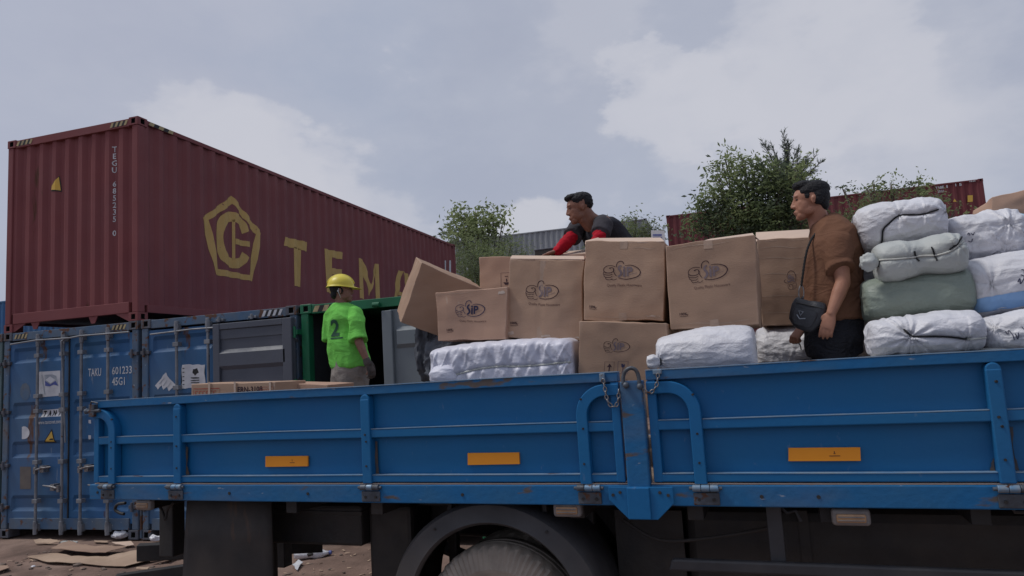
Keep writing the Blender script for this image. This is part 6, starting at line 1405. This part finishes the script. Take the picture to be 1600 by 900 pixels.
sheet_on_ground('carton flap running out from under the truck flap', zz([(1250, 545), (1420, 500), (1510, 480), (1510, 500), (1400, 545)]), 6, M_GC2)
sheet_on_ground('carton corner at the bottom left edge of the ground', zz([(-40, 585), (60, 595), (80, 612), (-30, 650)]), 7, M_GC2)
sheet_on_ground('long dusty carton strip in front of the largest pale one', zz([(1140, 590), (1260, 585), (1230, 610), (1130, 612)]), 8, M_GC)
sheet_on_ground('pale carton strip behind the underrun beam', [(452, 846), (482, 843), (488, 848), (455, 852)], 9, M_GC)
def crumple(label, x, y, r, m, seed, sx=1.4, name='plastic_scrap', cat='litter', sz=.6):
    c = pZ(x, y, 0); root = thing(name, label, cat, c, 0, 'litter on the ground'); b = MB(); b.ell((0, 0, r*sz), ((r*sx, 0, 0), (0, r, 0), (0, 0, r*sz)), 22)
    b.v = [tuple(V3(p)*(1+.35*noise.noise(V3(p)*22+V3((seed, 0, 0)))+.2*abs(noise.noise(V3(p)*50)))) for p in b.v]; b.build('crumpled_film', m, root, smooth=.5)
crumple('crumpled white plastic by the blue container sill', 188, 842, .08, M_WHITE, 1)
crumple('small white plastic scrap behind the underrun beam', 243, 846, .06, M_WHITE, 2)
crumple('tiny white pebble of foam in front of the flattened cartons', 52, 887, .022, M_WHITE, 3, 1)
crumple('pale green plastic scrap behind the flattened cartons', 105, 851, .07, M_WHITEG, 4, 2.0, sz=.3)
crumple('white plastic scrap beyond the post under the truck', 431, 845, .06, M_WHITE, 5)
c = pZ(488, 872, 0); root = thing('plastic_bottle', 'crushed white plastic bottle lying on the earth under the truck', 'bottle', c, rad(15), 'litter on the ground')
b = MB(); prof = [(-.202, .0), (-.20, .03), (-.185, .045), (-.1, .055), (0, .05), (.06, .055), (.12, .04), (.15, .02), (.19, .018), (.193, 0)]
b.tube([(p[0], 0, .05) for p in prof], [max(.001, p[1]) for p in prof], 18); b.v = [tuple(V3(p)+noise.noise_vector(V3(p)*18)*.014) for p in b.v]; b.build('bottle_body', M_WHITE, root, smooth=True)
MB().cyl((.185, 0, .05), (.215, 0, .05), .021, 12).build('cap', M_STB, root)
MB().tube([(-.03, -.052, .05), (.02, -.055, .06)], .02, 8).build('label', M_BLACK, root)
sheet_on_ground('crumpled pale wrapper beside the crushed bottle', [(458, 886), (466, 880), (472, 884), (464, 894)], 12, M_PAPER, curl=.03)
rb = MB(); random.seed(21)
for i in range(700):
    x = random.uniform(-8.5, -2.2); y = random.uniform(3.0, 7.4); s = random.uniform(.015, .06); a = random.uniform(0, 6); z = GH(x, y)+.008
    d1 = V3((math.cos(a), math.sin(a), random.uniform(-.2, .3)))*s; d2 = V3((-math.sin(a), math.cos(a), random.uniform(-.2, .2)))*s*random.uniform(.2, .7); p = V3((x, y, z)); rb.add([p, p+d1, p+d1+d2, p+d2+V3((0, 0, random.uniform(0, .01)))], [(0, 1, 2, 3)])
o = rb.build('scattered_paper_scraps', M_GC); o['kind'] = 'stuff'
for px0, py0, px1, py1, lb in ((180, 900, 290, 884, 'dark timber baulk lying on the earth in front of the truck flap'),):
    A, B = pZ(px0, py0, .1), pZ(px1, py1, .1); o = thing('timber_baulk', lb, 'timber', (A.x, A.y, 0)); a_ = B-A; n_ = V3((-a_.y, a_.x, 0)).normalized()*.1
    MB().hexa([V3((0, 0, 0)), a_*1.0-V3((0, 0, a_.z)), a_+n_, n_, V3((0, 0, .1)), a_+V3((0, 0, .1)), a_+n_+V3((0, 0, .1)), n_+V3((0, 0, .1))]).build('baulk', M_BLACK, o, bevel=.006)
